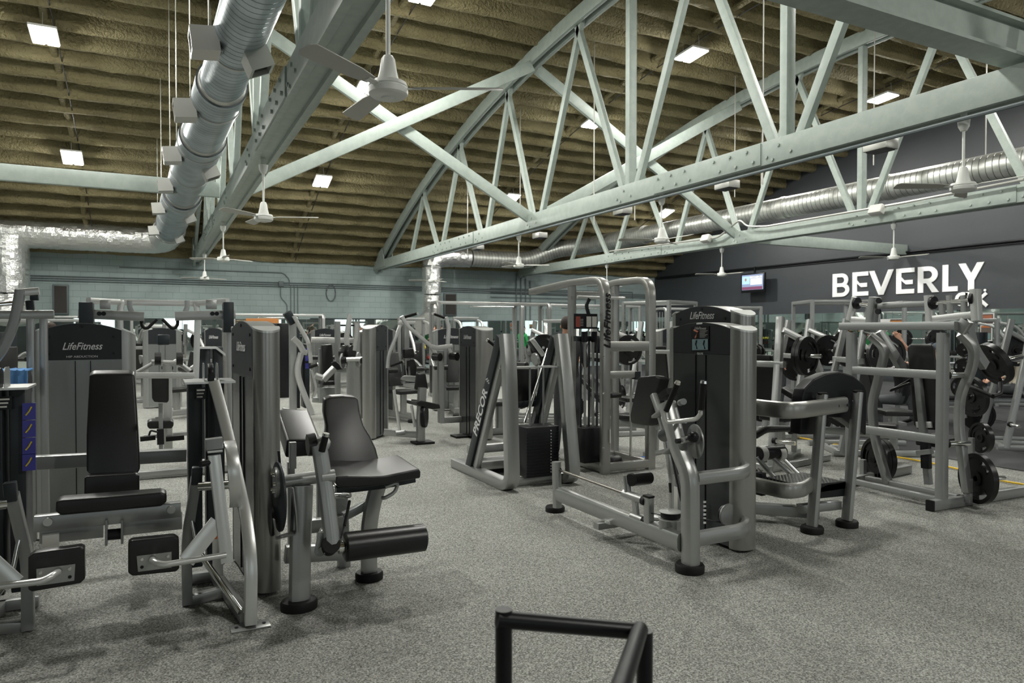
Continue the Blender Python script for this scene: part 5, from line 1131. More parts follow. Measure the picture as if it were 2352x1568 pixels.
# chest press with a dark housing and a bright bent lever
t = thing('chest_press_machine', (2.4, 13.9, 0), 'silver chest press with bright bent lever arms and dark weight housing behind the leg extension', 'chest press machine')
def c_(u, v, Y=13.8): return P(u, v, Y=Y)
MB().path([c_(673, 945), c_(672, 738)], .13, .1, (0, 1, 0)).build('upright', SILVER, t)
MB().beam(c_(648, 942), c_(712, 950), .12, .1).build('base_beam', SILVER, t)
MB().aabb((c_(678, 800).x, 13.85, .1), (c_(690, 800).x, 14.2, c_(680, 745).z), .01).build('weight_housing', CHAR, t); MB().aabb((c_(699, 800).x, 13.8, .1), (c_(711, 800).x, 14.2, c_(680, 790).z), .01).build('weight_housing', CHAR, t)
MB().path([c_(674, 725, 13.5), c_(692, 757, 13.5), c_(709, 785, 13.5), c_(714, 833, 13.5)], .07, .07, (0, 1, 0), fil=.2).build('lever_arm', BRIGHT, t)
MB().path([c_(673, 776, 13.6), c_(688, 790, 13.6), c_(697, 808, 13.6), c_(705, 810, 13.6)], .1, .08, (0, 1, 0), fil=.15).build('swing_link', BRIGHT, t)
MB().path([c_(692, 810, 13.6), c_(681, 852, 13.6), c_(694, 895, 13.6), c_(718, 952, 13.5)], .1, .09, (0, 1, 0), fil=.2).build('bent_front_leg', BRIGHT, t)
MB().box(c_(666, 730, 13.6), (.15, .2, .25), Matrix.Rotation(R(-30), 3, 'Y'), .02).build('counterweight', CHAR, t)
grip(t, c_(712, 843, 13.4), c_(732, 836, 13.2), .03)
MB().path([c_(715, 850, 13.9), c_(727, 893, 13.9), c_(718, 915, 13.9)], .05, .05, (0, 1, 0), fil=.1).build('foot_lever', BRIGHT, t)
for k in range(3): MB().aabb(c_(701, 800+k*17, 13.79), c_(709, 812+k*17, 13.795)).build('instruction_label', BLUEL, t)
# upright bench pad
t = thing('seated_press_bench', (3.3, 13.5, 0), 'tall black bench backrest between the chest press and the round roller machine', 'bench')
pad(t, 'backrest', [c_(u, v, 13) for u, v in ((739, 792), (763, 790), (769, 880), (741, 882))], (0, .1, 0), .02)
pad(t, 'seat', [c_(u, v, 12.7) for u, v in ((742, 876), (768, 874), (770, 884), (741, 886))], (0, .4, 0), .02)
MB().beam(c_(735, 800, 13.2), c_(735, 915, 13.2), .06, .07, (0, 1, 0)).build('upright', SILVER, t); MB().beam(c_(750, 890, 13), c_(751, 920, 13), .3, .2, (0, 1, 0)).build('base_shroud', STEEL, t)
MB().beam(c_(715, 780, 13.3), c_(830, 782, 13.3), .06, .1).build('cross_bar', BRIGHT, t)
MB().beam(c_(718, 918, 13), c_(790, 922, 13), .08, .09).build('base_beam', SILVER, t)
# round roller machine
t = thing('arm_curl_machine', (3.2, 11.8, 0), 'grey pedestal machine with round black pads and chrome cross axle left of the slim column', 'arm curl machine')
def m_(u, v, Y=11.8): return P(u, v, Y=Y)
MB().path([m_(806, 832), m_(807, 920), m_(810, 1000)], .15, .1, (0, 1, 0), r=.04).build('pedestal', SILVER, t); foot(t, m_(810, 950, 11.8), .13, .05)
MB().cyl(m_(792, 826), m_(836, 824), .04).build('axle', BRIGHT, t)
for u in (790, 833): disc(t, 'end_boss', m_(u, 827), (1, -.3, 0), .06, .08, BLACK)
for u, v in ((787, 828), (823, 826)): disc(t, 'flange', m_(u, v, 11.9), (1, -.6, 0), .13, .03, STEEL)
for u in (793, 803): disc(t, 'round_pad', m_(u, 811, 12), (1, -1, 0), .14, .1, VINYL)
pad(t, 'elbow_pad', [m_(u, v, 12.1) for u, v in ((760, 832), (770, 828), (785, 842), (786, 848), (770, 850), (762, 840))], (.1, .2, 0), .03)
MB().cyl(m_(742, 872), m_(768, 845), .06).build('lever', SILVER, t) ; MB().cyl(m_(724, 862), m_(742, 868), .05).build('lever_foot', SILVER, t)
MB().path([m_(798, 795, 12), m_(795, 780, 12), m_(804, 722, 12)], .08, .05, (0, 1, 0), fil=.1).build('bright_lever', BRIGHT, t); MB().path([m_(813, 805, 12), m_(818, 772, 12), m_(819, 742, 12)], .06, .05, (0, 1, 0)).build('bright_lever', BRIGHT, t)
for u in (775, 819): MB().beam(m_(u, 738, 12.6), V((m_(u, 738, 12.6).x, 12.6, 0)), .09, .09, (0, 1, 0)).build('upright', SILVER, t)
MB().beam(m_(775, 747, 12.6), m_(819, 747, 12.6), .03, .03).build('top_rod', BLACK, t); MB().beam(m_(772, 848, 12.2), m_(800, 850, 12.2), .09, .09).build('side_tube', SILVER, t)
# slim column of the shoulder press and the press itself
t = thing('shoulder_press_machine', (3.2, 10.2, 0), 'silver shoulder press with slim column, forked overhead arms and black seat left of the aisle', 'shoulder press machine')
tower(t, 2.93, 10.28, R(50), L=.62, T=.2, H=1.60, HM=1.68, logo=None, plate_h=.3)
def s_(u, v, Y=9.9): return P(u, v, Y=Y)
MB().path([s_(966, 1012, 9.45), s_(966, 960, 9.45), s_(970, 890, 9.45)], .10, .14, (0, 1, 0), r=.02).build('seat_column', SILVER, t)
MB().aabb((3.22, 9.3, 0), (3.5, 9.55, .03), .005).build('foot_plate', RUBBER, t)
pad(t, 'backrest', [s_(u, v, 9.5) for u, v in ((960, 858), (978, 857), (984, 893), (955, 895))], (0, .09, 0), .02)
pad(t, 'seat', [s_(u, v, 9.2) for u, v in ((957, 923), (965, 919), (1010, 928), (1012, 938), (995, 940), (958, 930))], (-.05, .3, 0), .012)
disc(t, 'cam', s_(975, 955, 9.3), (1, -.6, 0), .16, .06, BLACK)
MB().path([s_(930, 880, 9.8), s_(928, 868, 9.8), s_(955, 870, 9.7)], .1, .08, fil=.08).build('rear_arm', SILVER, t)
MB().path([s_(890, 845, 9.9), s_(892, 815, 9.9), s_(920, 745, 9.9)], .045, .045, (0, 1, 0), fil=.1).build('thin_lever', BRIGHT, t); MB().beam(s_(914, 741, 9.9), s_(953, 741, 9.9), .05, .05).build('top_bar', BRIGHT, t)
MB().path([s_(922, 726, 9.6), s_(935, 748, 9.6), s_(990, 795, 9.6), s_(1000, 812, 9.6)], .05, .05, (0, 1, 0), fil=.1).build('overhead_arm', BRIGHT, t)
MB().path([s_(1024, 728, 9.6), s_(1031, 750, 9.6), s_(1028, 795, 9.6), s_(1036, 812, 9.6)], .05, .05, (0, 1, 0), fil=.1).build('overhead_arm', BRIGHT, t)
MB().path([s_(990, 795, 9.6), s_(1003, 799, 9.6), s_(1038, 794, 9.6)], .06, .06, fil=.05).build('arm_yoke', BRIGHT, t)
grip(t, s_(930, 728, 9.6), s_(958, 720, 9.5), .02); grip(t, s_(1020, 729, 9.6), s_(995, 720, 9.5), .02); grip(t, s_(898, 840, 9.8), s_(926, 830, 9.7), .018)
for u, v in ((1001, 819), (1040, 818)): MB().cyl(s_(u-4, v, 9.6), s_(u+10, v+1, 9.5), .06).build('roller_pad', VINYL, t)
MB().path([s_(1012, 805, 9.7), s_(1013, 970, 9.7)], .085, .08, (0, 1, 0)).build('rear_upright', SILVER, t)
MB().path([s_(932, 745, 10.1), s_(932, 800, 10.1), s_(936, 870, 10.1)], .08, .1, (0, 1, 0)).build('mast', SILVER, t)
pad(t, 'head_pad', [s_(u, v, 10) for u, v in ((928, 801), (950, 799), (954, 820), (928, 823))], (0, .09, 0), .02)
pad(t, 'tall_backrest', [s_(u, v, 10.05) for u, v in ((931, 825), (952, 824), (958, 840), (956, 868), (930, 870))], (0, .09, 0), .02)
MB().cyl(s_(905, 895, 9.6), s_(918, 990, 9.6), .022).cyl(s_(945, 930, 9.6), s_(953, 980, 9.6), .022).build('strut', BRIGHT, t)
MB().cyl(s_(908, 995, 9.5), s_(930, 992, 9.5), .035).build('hub', STEEL, t); MB().beam(s_(882, 992, 9.7), s_(960, 998, 9.5), .07, .09).build('base_rail', SILVER, t)
MB().beam(s_(1010, 965, 9.9), s_(1065, 962, 9.9), .08, .09).build('base_rail', SILVER, t); MB().aabb((3.95, 9.6, 0), (4.15, 9.85, .03)).build('foot_plate', RUBBER, t)
# seated curl column right of it
t = thing('leg_curl_machine', (4.25, 9.6, 0), 'smoky grey column machine standing just behind the black lettered A-frame', 'leg curl machine')
tower(t, 4.27, 9.63, R(-90), L=.8, T=.26, H=1.58, HM=1.66, plate_h=.22, logo='LifeFitness', sub='LEG CURL' if False else None)
MB().aabb((4.5, 9.5, .45), (4.95, 9.95, .52), .02).build('seat', VINYL, t); MB().beam((4.4, 9.7, .06), (5.2, 9.7, .06), .1, .1).build('base_rail', SILVER, t); MB().beam((4.7, 9.7, .1), (4.7, 9.7, .45), .1, .1, (1, 0, 0)).build('seat_post', SILVER, t)
MB().cushion([(4.95, 9.52, .55), (4.95, 9.92, .55), (5.05, 9.92, 1.1), (5.05, 9.52, 1.1)], (.07, 0, 0), .02).build('backrest', VINYL, t)

# ---------------------------------------------------------------- generic builders, local frame, front towards -y
def put(t, x, y, rz): t.location = (x, y, 0); t.rotation_euler = (0, 0, rz); return t
class L:         # local helper: every shape is given in the thing's own frame
    def __init__(s, name, label, cat, group=None): s.t = thing(name, (0, 0, 0), label, cat, group)
def g_press(lab, nm='press_machine', cat='press machine', h=1.85, gm=None):
    t = thing(nm, (0, 0, 0), lab, cat); gm = gm or SILVER
    for s in (-1, 1):
        MB().path([(s*.38, .5, 0), (s*.38, .5, h)], .07, .08, (0, 1, 0)).build('upright', gm, t)
        MB().path([(s*.38, .5, h-.05), (s*.36, .1, h-.12), (s*.34, -.25, 1.2), (s*.36, -.35, .95)], .05, .06, (1, 0, 0), fil=.15).build('lever_arm', BRIGHT, t)
        grip(t, (s*.34, -.34, 1.0), (s*.34, -.5, 1.02), .018)
        MB().path([(s*.3, .5, .05), (s*.34, -.55, .05)], .07, .07).build('base_rail', gm, t)
    MB().beam((-.42, .5, h), (.42, .5, h), .07, .08).build('top_beam', gm, t); MB().beam((-.4, .5, .05), (.4, .5, .05), .08, .08).build('base_beam', gm, t)
    MB().aabb((-.16, .55, .08), (.16, .8, h-.25), .01).build('weight_housing', CHAR, t)
    MB().cushion([(-.15, .12, .62), (.15, .12, .62), (.16, .2, 1.25), (-.16, .2, 1.25)], (0, .07, 0), .02).build('backrest', VINYL, t)
    MB().cushion([(-.18, -.3, .48), (.18, -.3, .48), (.18, .1, .48), (-.18, .1, .48)], (0, 0, .07), .02).build('seat', VINYL, t)
    MB().beam((0, -.1, .05), (0, -.1, .48), .08, .08, (1, 0, 0)).build('seat_post', gm, t); MB().beam((0, .22, .1), (0, .3, 1.2), .06, .05, (1, 0, 0)).build('back_post', gm, t)
    return t
def g_column(lab, nm='selector_machine', cat='weight machine', shroud=None):
    t = thing(nm, (0, 0, 0), lab, cat)
    tower(t, 0, .55, 0, L=.72, T=.2, H=1.55, HM=1.64, logo='LifeFitness', plate_h=.24, shroud=shroud, screws=False)
    MB().path([(0, .4, .1), (0, -.55, .1)], .1, .1).build('base_rail', SILVER, t); foot(t, (0, -.6, 0), .09, .05)
    MB().beam((0, -.3, .1), (0, -.3, .48), .1, .08, (1, 0, 0)).build('seat_post', SILVER, t)
    MB().cushion([(-.2, -.5, .48), (.2, -.5, .48), (.18, -.1, .48), (-.18, -.1, .48)], (0, 0, .07), .02).build('seat', VINYL, t)
    MB().cushion([(-.15, -.08, .6), (.15, -.08, .6), (.12, .04, 1.2), (-.12, .04, 1.2)], (0, .06, 0), .02).build('backrest', VINYL, t)
    for s in (-1, 1):
        MB().path([(s*.3, .4, 1.0), (s*.42, .0, 1.05), (s*.4, -.3, .9)], .05, .06, fil=.1).build('lever_arm', SILVER, t); MB().cyl((s*.4, -.3, .9), (s*.15, -.32, .9), .05).build('roller', VINYL, t)
    return t
def barbell(lab, x, y, z, rz, ln=2.1, pl=2, r=.225, parent=None):
    b = thing('barbell', (x, y, z), lab, 'barbell', 'barbells', rz)
    MB().cyl((-ln/2, 0, 0), (ln/2, 0, 0), .015).build('shaft', CHROME, b, loc=1) if False else None
    o = MB().cyl((-ln/2, 0, 0), (ln/2, 0, 0), .0145, n=10); o.build('shaft', CHROME, b, loc=1)
    for s in (-1, 1):
        MB().cyl((s*ln*.31, 0, 0), (s*ln/2, 0, 0), .025, n=14).build('sleeve', CHROME, b, loc=1)
        for k in range(pl):
            m = plate_mb(r, .04, 28); m.v = [p+V((s*(ln*.34+k*.045), 0, 0)) for p in m.v]; m.build('loaded_plate', IRON, b, loc=1)
    return b
def g_rack(lab, h=2.25, wd=1.2, dp=1.2, bar=None, seed=0):
    t = thing('power_rack', (0, 0, 0), lab, 'power rack')
    for sx in (-1, 1):
        for sy in (-1, 1):
            u = MB().beam((sx*wd/2, sy*dp/2, 0), (sx*wd/2, sy*dp/2, h), .075, .075, (0, 1, 0)).build('upright', SILVER, t)
            hl = MB()
            for k in range(14): hl.cyl((sx*wd/2, sy*dp/2-.039, .3+k*.13), (sx*wd/2, sy*dp/2-.037, .3+k*.13), .012, n=8)
            hl.build('pin_holes', BLACK, u)
        for z in (.05, h-.03): MB().beam((sx*wd/2, -dp/2, z), (sx*wd/2, dp/2, z), .07, .07).build('side_rail', SILVER, t)
        MB().beam((sx*wd/2, -dp/2, .9), (sx*wd/2, dp/2, .9), .05, .05).build('safety_bar', CHROME, t)
        for k in range(2): peg(t, (sx*(wd/2+.04), dp/2, .5+.55*k), (sx*(wd/2+.25), dp/2, .5+.55*k), .024)
    for sy in (-1, 1): MB().beam((-wd/2, sy*dp/2, h-.03), (wd/2, sy*dp/2, h-.03), .07, .08).build('top_beam', SILVER, t)
    MB().beam((-wd/2, dp/2, .05), (wd/2, dp/2, .05), .07, .08).build('base_beam', SILVER, t)
    return t
def g_bench(lab, incl=0, m=None):
    t = thing('weight_bench', (0, 0, 0), lab, 'bench')
    MB().cushion([(-.14, -.6, .42), (.14, -.6, .42), (.14, .0, .42), (-.14, .0, .42)], (0, 0, .07), .02).build('seat', VINYL, t)
    a = R(incl); e = V((0, .8*math.cos(a), .8*math.sin(a))); n = V((0, -math.sin(a), math.cos(a)))*.07; o = V((0, .02, .42))
    MB().cushion([o+V((-.14, 0, 0)), o+V((.14, 0, 0)), o+V((.14, 0, 0))+e, o+V((-.14, 0, 0))+e], n, .02).build('backrest', VINYL, t)
    MB().beam((0, -.6, .36), (0, .6, .36), .07, .08).build('spine', m or SILVER, t)
    for y in (-.55, .55): MB().beam((0, y, .06), (0, y, .36), .06, .06, (0, 1, 0)).build('leg', m or SILVER, t); MB().beam((-.25, y, .03), (.25, y, .03), .07, .06).build('cross_foot', m or SILVER, t)
    if incl: MB().beam((0, .5, .38), o+e*.8+V((0, 0, -.02)), .04, .04, (1, 0, 0)).build('prop', m or SILVER, t)
    return t
def g_cross(lab, wd=3.4, h=2.2):
    t = thing('cable_crossover', (0, 0, 0), lab, 'cable machine')
    for s in (-1, 1):
        MB().path([(s*wd/2, .25, 0), (s*wd/2, .25, h), (s*wd/2, -.25, h), (s*wd/2, -.25, 0)], .07, .09, (1, 0, 0), fil=.12).build('arch_post', SILVER, t)
        MB().aabb((s*wd/2-.1, -.12, .1), (s*wd/2+.1, .12, .75), .01).build('weight_stack', BLACK, t)
        for q_ in (-.05, .05): MB().cyl((s*wd/2+q_, 0, .7), (s*wd/2+q_, 0, h-.1), .012).build('guide_rod', STEEL, t)
        MB().cyl((s*(wd/2-.16), -.02, 1.5), (s*(wd/2-.16), .02, 1.5), .05).build('pulley', BLACK, t)
        MB().beam((s*wd/2, -.4, .04), (s*wd/2, .4, .04), .08, .07).build('base_rail', SILVER, t)
        MB().cyl((s*(wd/2-.18), 0, 1.45), (s*(wd/2-.2), 0, .9), .004, n=6).build('cable', BLACK, t); MB().tube([(s*(wd/2-.2)-.06, 0, .8), (s*(wd/2-.2), 0, .9), (s*(wd/2-.2)+.06, 0, .8)], .01, closed=True, n=8).build('stirrup_handle', RUBBER, t)
    for y in (-.2, .2): MB().beam((-wd/2, y, h), (wd/2, y, h), .05, .06).build('top_beam', BRIGHT, t)
    MB().cyl((-.6, 0, h-.08), (.6, 0, h-.08), .016).build('pull_up_bar', CHROME, t)
    return t
def g_lever(lab, n=3):
    """plate-loaded lever machine: A frame, swinging arms, pad, storage pegs with plates as parts of the load"""
    t = thing('plate_loaded_machine', (0, 0, 0), lab, 'plate loaded machine')
    for s in (-1, 1):
        MB().path([(s*.42, .6, .03), (s*.34, .35, 1.2), (s*.3, .25, 1.75)], .07, .08, (1, 0, 0), fil=.2).build('frame_leg', SILVER, t)
        MB().path([(s*.42, -.6, .04), (s*.42, .7, .04)], .07, .07).build('base_rail', SILVER, t)
        MB().path([(s*.36, .3, 1.6), (s*.5, .0, 1.45), (s*.45, -.35, 1.1)], .06, .07, (1, 0, 0), fil=.15).build('lever_arm', BRIGHT, t)
        peg(t, (s*.45, .1, 1.3), (s*.72, .1, 1.3), .024); peg(t, (s*.42, .55, .35), (s*.68, .55, .35), .024)
        grip(t, (s*.42, -.33, 1.1), (s*.2, -.4, 1.12), .018)
        for k in range(n if s > 0 else n-1):
            m = plate_mb(.225, .04, 28); m.v = [p+V((s*(.5+k*.045), .1 if k < 2 else .55, 1.3 if k < 2 else .35)) for p in m.v]; m.build('loaded_plate', IRON, t)
    MB().beam((-.42, .35, 1.2), (.42, .35, 1.2), .07, .07).build('cross_beam', SILVER, t); MB().beam((-.42, .6, .04), (.42, .6, .04), .07, .07).build('base_beam', SILVER, t)
    MB().cushion([(-.15, -.02, .6), (.15, -.02, .6), (.15, .15, 1.3), (-.15, .15, 1.3)], (0, .07, 0), .02).build('backrest', VINYL, t)
    MB().cushion([(-.18, -.45, .48), (.18, -.45, .48), (.18, -.05, .48), (-.18, -.05, .48)], (0, 0, .07), .02).build('seat', VINYL, t)
    MB().beam((0, -.25, .05), (0, -.25, .48), .08, .08, (1, 0, 0)).build('seat_post', SILVER, t); MB().beam((0, -.3, .04), (0, .6, .04), .07, .07).build('centre_rail', SILVER, t)
    return t
def g_tree(lab):
    t = thing('plate_tree', (0, 0, 0), lab, 'plate rack')
    MB().beam((0, 0, 0), (0, 0, 1.35), .08, .08, (0, 1, 0)).build('post', SILVER, t); MB().beam((-.3, 0, .03), (.3, 0, .03), .07, .06).build('cross_foot', SILVER, t); MB().beam((0, -.3, .03), (0, .3, .03), .07, .06).build('cross_foot', SILVER, t)
    for k, (z, r) in enumerate(((.45, .225), (.85, .18), (1.2, .14))):
        for s in (-1, 1):
            peg(t, (s*.04, 0, z), (s*.26, 0, z), .022)
            for j in range(2): m = plate_mb(r, .04, 24); m.v = [p+V((s*(.1+j*.05), 0, z)) for p in m.v]; m.build('stored_plate', IRON, t)
    return t
def place(t, u, d, rz): x, y = AT(u, d); return put(t, x, y, R(rz))
PL = 'standing in the back rows'
# rows towards the block wall
place(g_press('pale grey press machine far back at the left edge of the picture', h=1.8), 20, 14.5, 10)
place(g_column('column machine with dark nameplate behind the left edge frames'), 95, 17, -30)
place(g_press('silver press machine far back behind the hip abduction column'), 160, 18.5, 20)
place(g_cross('cable crossover far back left of the hooked grips', 2.4, 2.0), 205, 22.5, 0)
place(g_lever('plate loaded machine far back under the left hooked grip'), 318, 16, 160)
place(g_press('bright silver press far back under the hooked grips', h=1.7, gm=BRIGHT), 352, 21, 200)
place(g_column('short column machine in the gap below the hooked grips', shroud=SHROUD2), 372, 15, 180)
place(g_column('column machine just left of the dark weight columns'), 440, 13, -60)
place(g_lever('plate loaded machine far back right of the hooked grips'), 415, 19, 30)
place(g_press('black housed press machine just right of the tall leg extension column', h=1.75), 610, 17.5, 40)
place(g_cross('cable crossover behind the chest press lever', 2.6, 2.05), 640, 21.5, 0)
place(g_column('column machine with pale cap behind the tall black bench backrest', shroud=SHROUD2), 748, 18, -10)
place(g_lever('plate loaded machine far back behind the round roller pads'), 790, 20, 90)
place(g_column('dark column machine right behind the slim column'), 905, 12.6, 15)
place(g_press('press machine seen through the forked overhead arms', h=1.9), 965, 19.5, 10)
place(g_column('pale column machine behind the overhead arm on the right', shroud=SHROUD2), 1042, 13.5, -15)
place(g_cross('cable crossover with rounded arches above the smoky column machine', 3.0, 2.25), 1130, 17.5, 0)
place(g_press('press machine behind the top of the lettered A-frame', h=1.95), 1085, 21, 0)
place(g_lever('plate loaded machine whose black plates show inside the A-frame'), 1262, 12.5, 60)
place(g_cross('wide cable crossover behind the tall cable tower', 4.0, 2.3), 1330, 20.5, 0)
place(g_press('press machine just left of the tall cable tower posts', h=1.8), 1290, 16, -30)
place(g_lever('plate loaded machine between the two arched posts'), 1420, 11, 80)
place(g_bench('black bench low between the posts of the cable tower', 40), 1425, 9.4, 20)
place(g_rack('tall power rack right of the cable tower'), 1515, 16.5, 20)
place(g_lever('plate loaded machine just right of the arched posts'), 1520, 13.2, 120)
place(g_column('column machine behind the right arched post'), 1575, 16, 10)
# right hand rows on the rubber floor
place(g_lever('plate loaded machine with yellow badge behind the curved tubes'), 1768, 8.6, 100)
place(g_rack('power rack with barbell in front of the mirrors, left one'), 1905, 16, 60)
place(g_rack('power rack farther left under the television', 2.2), 1680, 19, 60)
place(g_rack('power rack behind the press frame crossbars', 2.2), 2110, 15.5, 60)
place(g_lever('plate loaded machine behind the arched black shell'), 1870, 10.8, 70)
place(g_bench('bench behind the left upright of the press frame', 30), 1935, 8.6, 30)
place(g_bench('bench behind the tall black press backrest', 45), 2140, 11.9, 60)
place(g_lever('plate loaded machine seen through the press frame'), 2010, 9.3, 60)
place(g_lever('plate loaded machine at the right edge of the picture'), 2395, 9.6, 50)
place(g_bench('flat bench at the right edge under the seated person', 0), 2338, 12.3, 60)
place(g_cross('cable crossover far back near the television corner', 3.2, 2.25), 1610, 22.5, 0)
place(g_tree('plate tree behind the tall nameplate columns'), 1735, 13, 30)
place(g_tree('plate tree right of the press backrest'), 2215, 14.2, 30)
place(g_press('press machine far back right of the posters', h=1.8), 2320, 15, 60)
for k, (u, d, rz, z, lab) in enumerate(((1905, 16, 60, 1.35, 'loaded barbell across the left power rack'), (2110, 15.5, 60, 1.4, 'loaded barbell across the power rack behind the press frame'), (1680, 19, 60, 1.3, 'loaded barbell across the power rack under the television'), (1830, 12.8, 40, .95, 'loaded barbell low above the black arched shell'))):
    x, y = AT(u, d); barbell(lab, x, y, z, R(rz))
x, y = AT(1830, 12.8); t = thing('barbell_stand', (x, y, 0), 'low stand carrying a barbell behind the arched black shell', 'barbell stand', rz=R(40))
for s in (-1, 1):
    MB().beam((s*.45, 0, 0), (s*.45, 0, .93), .06, .06, (0, 1, 0)).build('post', SILVER, t, loc=1); MB().beam((s*.45, -.3, .03), (s*.45, .3, .03), .07, .06).build('foot_rail', SILVER, t, loc=1)
# weights on the near lever machine: yellow badge
x, y = AT(1752, 8.2)
# dumbbell rack along the dark wall and its dumbbells
t = thing('dumbbell_rack', (19.9, 15, 0), 'long two-tier dumbbell rack under the mirrors of the dark wall', 'dumbbell rack')
for z in (.45, .85): MB().beam((19.9, 8, z), (19.9, 22, z), .3, .05, (1, 0, 0) if False else (0, 0, 1)).build('shelf', STEEL, t)
for y in (8.2, 11.5, 15, 18.5, 21.8): MB().beam((20.05, y, 0), (20.05, y, .9), .08, .06, (0, 1, 0)).build('leg', STEEL, t)
db = None
for k in range(26):
    y = 8.4+k*.52; z = .475+.09; hi = k % 2
    if db is None:
        db = thing('dumbbell', (0, 0, 0), '', 'dumbbell', 'dumbbells on the wall rack')
        MB().cyl((-.07, 0, 0), (.07, 0, 0), .016, n=10).build('handle', CHROME, db, loc=1)
        for s in (-1, 1): MB().lathe((s*.065, 0, 0), (s, 0, 0), [(0, .06), (.012, .07), (.09, .07), (.1, .055)], 12).build('head', RUBBER, db, loc=1)
        o = db
    else: o = tree_copy(db)
    o.location = (19.9, y, (.875 if hi else .475)+.071)
    o['label'] = 'black dumbbell on the %s shelf of the wall rack, %s from the near end' % ('upper' if hi else 'lower', ORD[k//2])
# kettlebell shelf seen through the shoulder press
x, y = AT(975, 21)
t = thing('kettlebell_shelf', (x, y, 0), 'black three-tier shelf of small weights seen through the shoulder press', 'shelf', rz=R(0))
for z in (.35, .72, 1.02): MB().aabb((-.55, -.2, z-.02), (.55, .2, z), .004).build('shelf_board', BLACK, t, loc=1)
for sx in (-.53, .53):
    for sy in (-.18, .18): MB().beam((sx, sy, 0), (sx, sy, 1.5), .04, .04, (0, 1, 0)).build('post', BLACK, t, loc=1)
kb = {}
for k, (dx, z, m, c) in enumerate(((-.38, 1.02, YELB, 'yellow'), (-.2, 1.02, YELB, 'yellow'), (-.02, 1.02, YELB, 'yellow'), (.34, 1.02, YELB, 'yellow'), (-.25, .72, REDB, 'red'), (.12, .72, REDB, 'red'), (-.4, .35, RUBBER, 'black'), (.0, .35, RUBBER, 'black'), (.35, .35, RUBBER, 'black'))):
    o = thing('kettlebell', (x+dx, y-.02, z+.002), '%s kettlebell on the %s board of the black shelf, %s' % (c, {1.02: 'top', .72: 'middle', .35: 'lowest'}[z], ['leftmost', 'second from left', 'third from left', 'at the right end', 'left one', 'right one', 'left one', 'middle one', 'right one'][k]), 'kettlebell', 'kettlebells on the black shelf')
    o.scale = (.68, .68, .68); MB().lathe((0, 0, 0), (0, 0, 1), [(0, .05), (.02, .075), (.07, .088), (.12, .075), (.15, .045)], 18).build('bell', m, o, loc=1)
    MB().tube([(-.05, 0, .13), (-.055, 0, .2), (0, 0, .225), (.055, 0, .2), (.05, 0, .13)], .013, fil=.03, n=8).build('handle', m, o, loc=1)
# orange wall panel and black cabinet seen left of the chest press
p, q_ = P(597, 731, Y=22.5), P(641, 800, Y=22.5)
t = thing('partition_panel', (p.x, 22.5, 0), 'orange partition panel seen above the machines right of the tall column', 'panel')
MB().aabb((p.x-.4, 22.5, 0), (q_.x, 22.56, p.z), .005).build('board', mat('orange_board', (.5, .2, .05), .6), t)
p, q_ = P(618, 742, Y=17.2), P(664, 800, Y=17.2)
for k, (a, b2) in enumerate(((.0, .42), (.46, 1.))):
    o = tag(MB().aabb((p.x+(q_.x-p.x)*a, 17.2, .0), (p.x+(q_.x-p.x)*b2, 17.5, p.z), .02).build('black_cabinet', BLACK), 'tall black cabinet before the orange panel, %s one' % ['left', 'right'][k], 'cabinet', 'tall black cabinets')
# black wall band over the mirrors
tag(MB().aabb((P(712, 735, Y=YB).x, YB-.03, 1.99), (P(985, 735, Y=YB).x, YB-.014, 2.02)).build('shelf_strip', CHAR), 'thin dark strip along the top of the mirrors', 'trim strip')

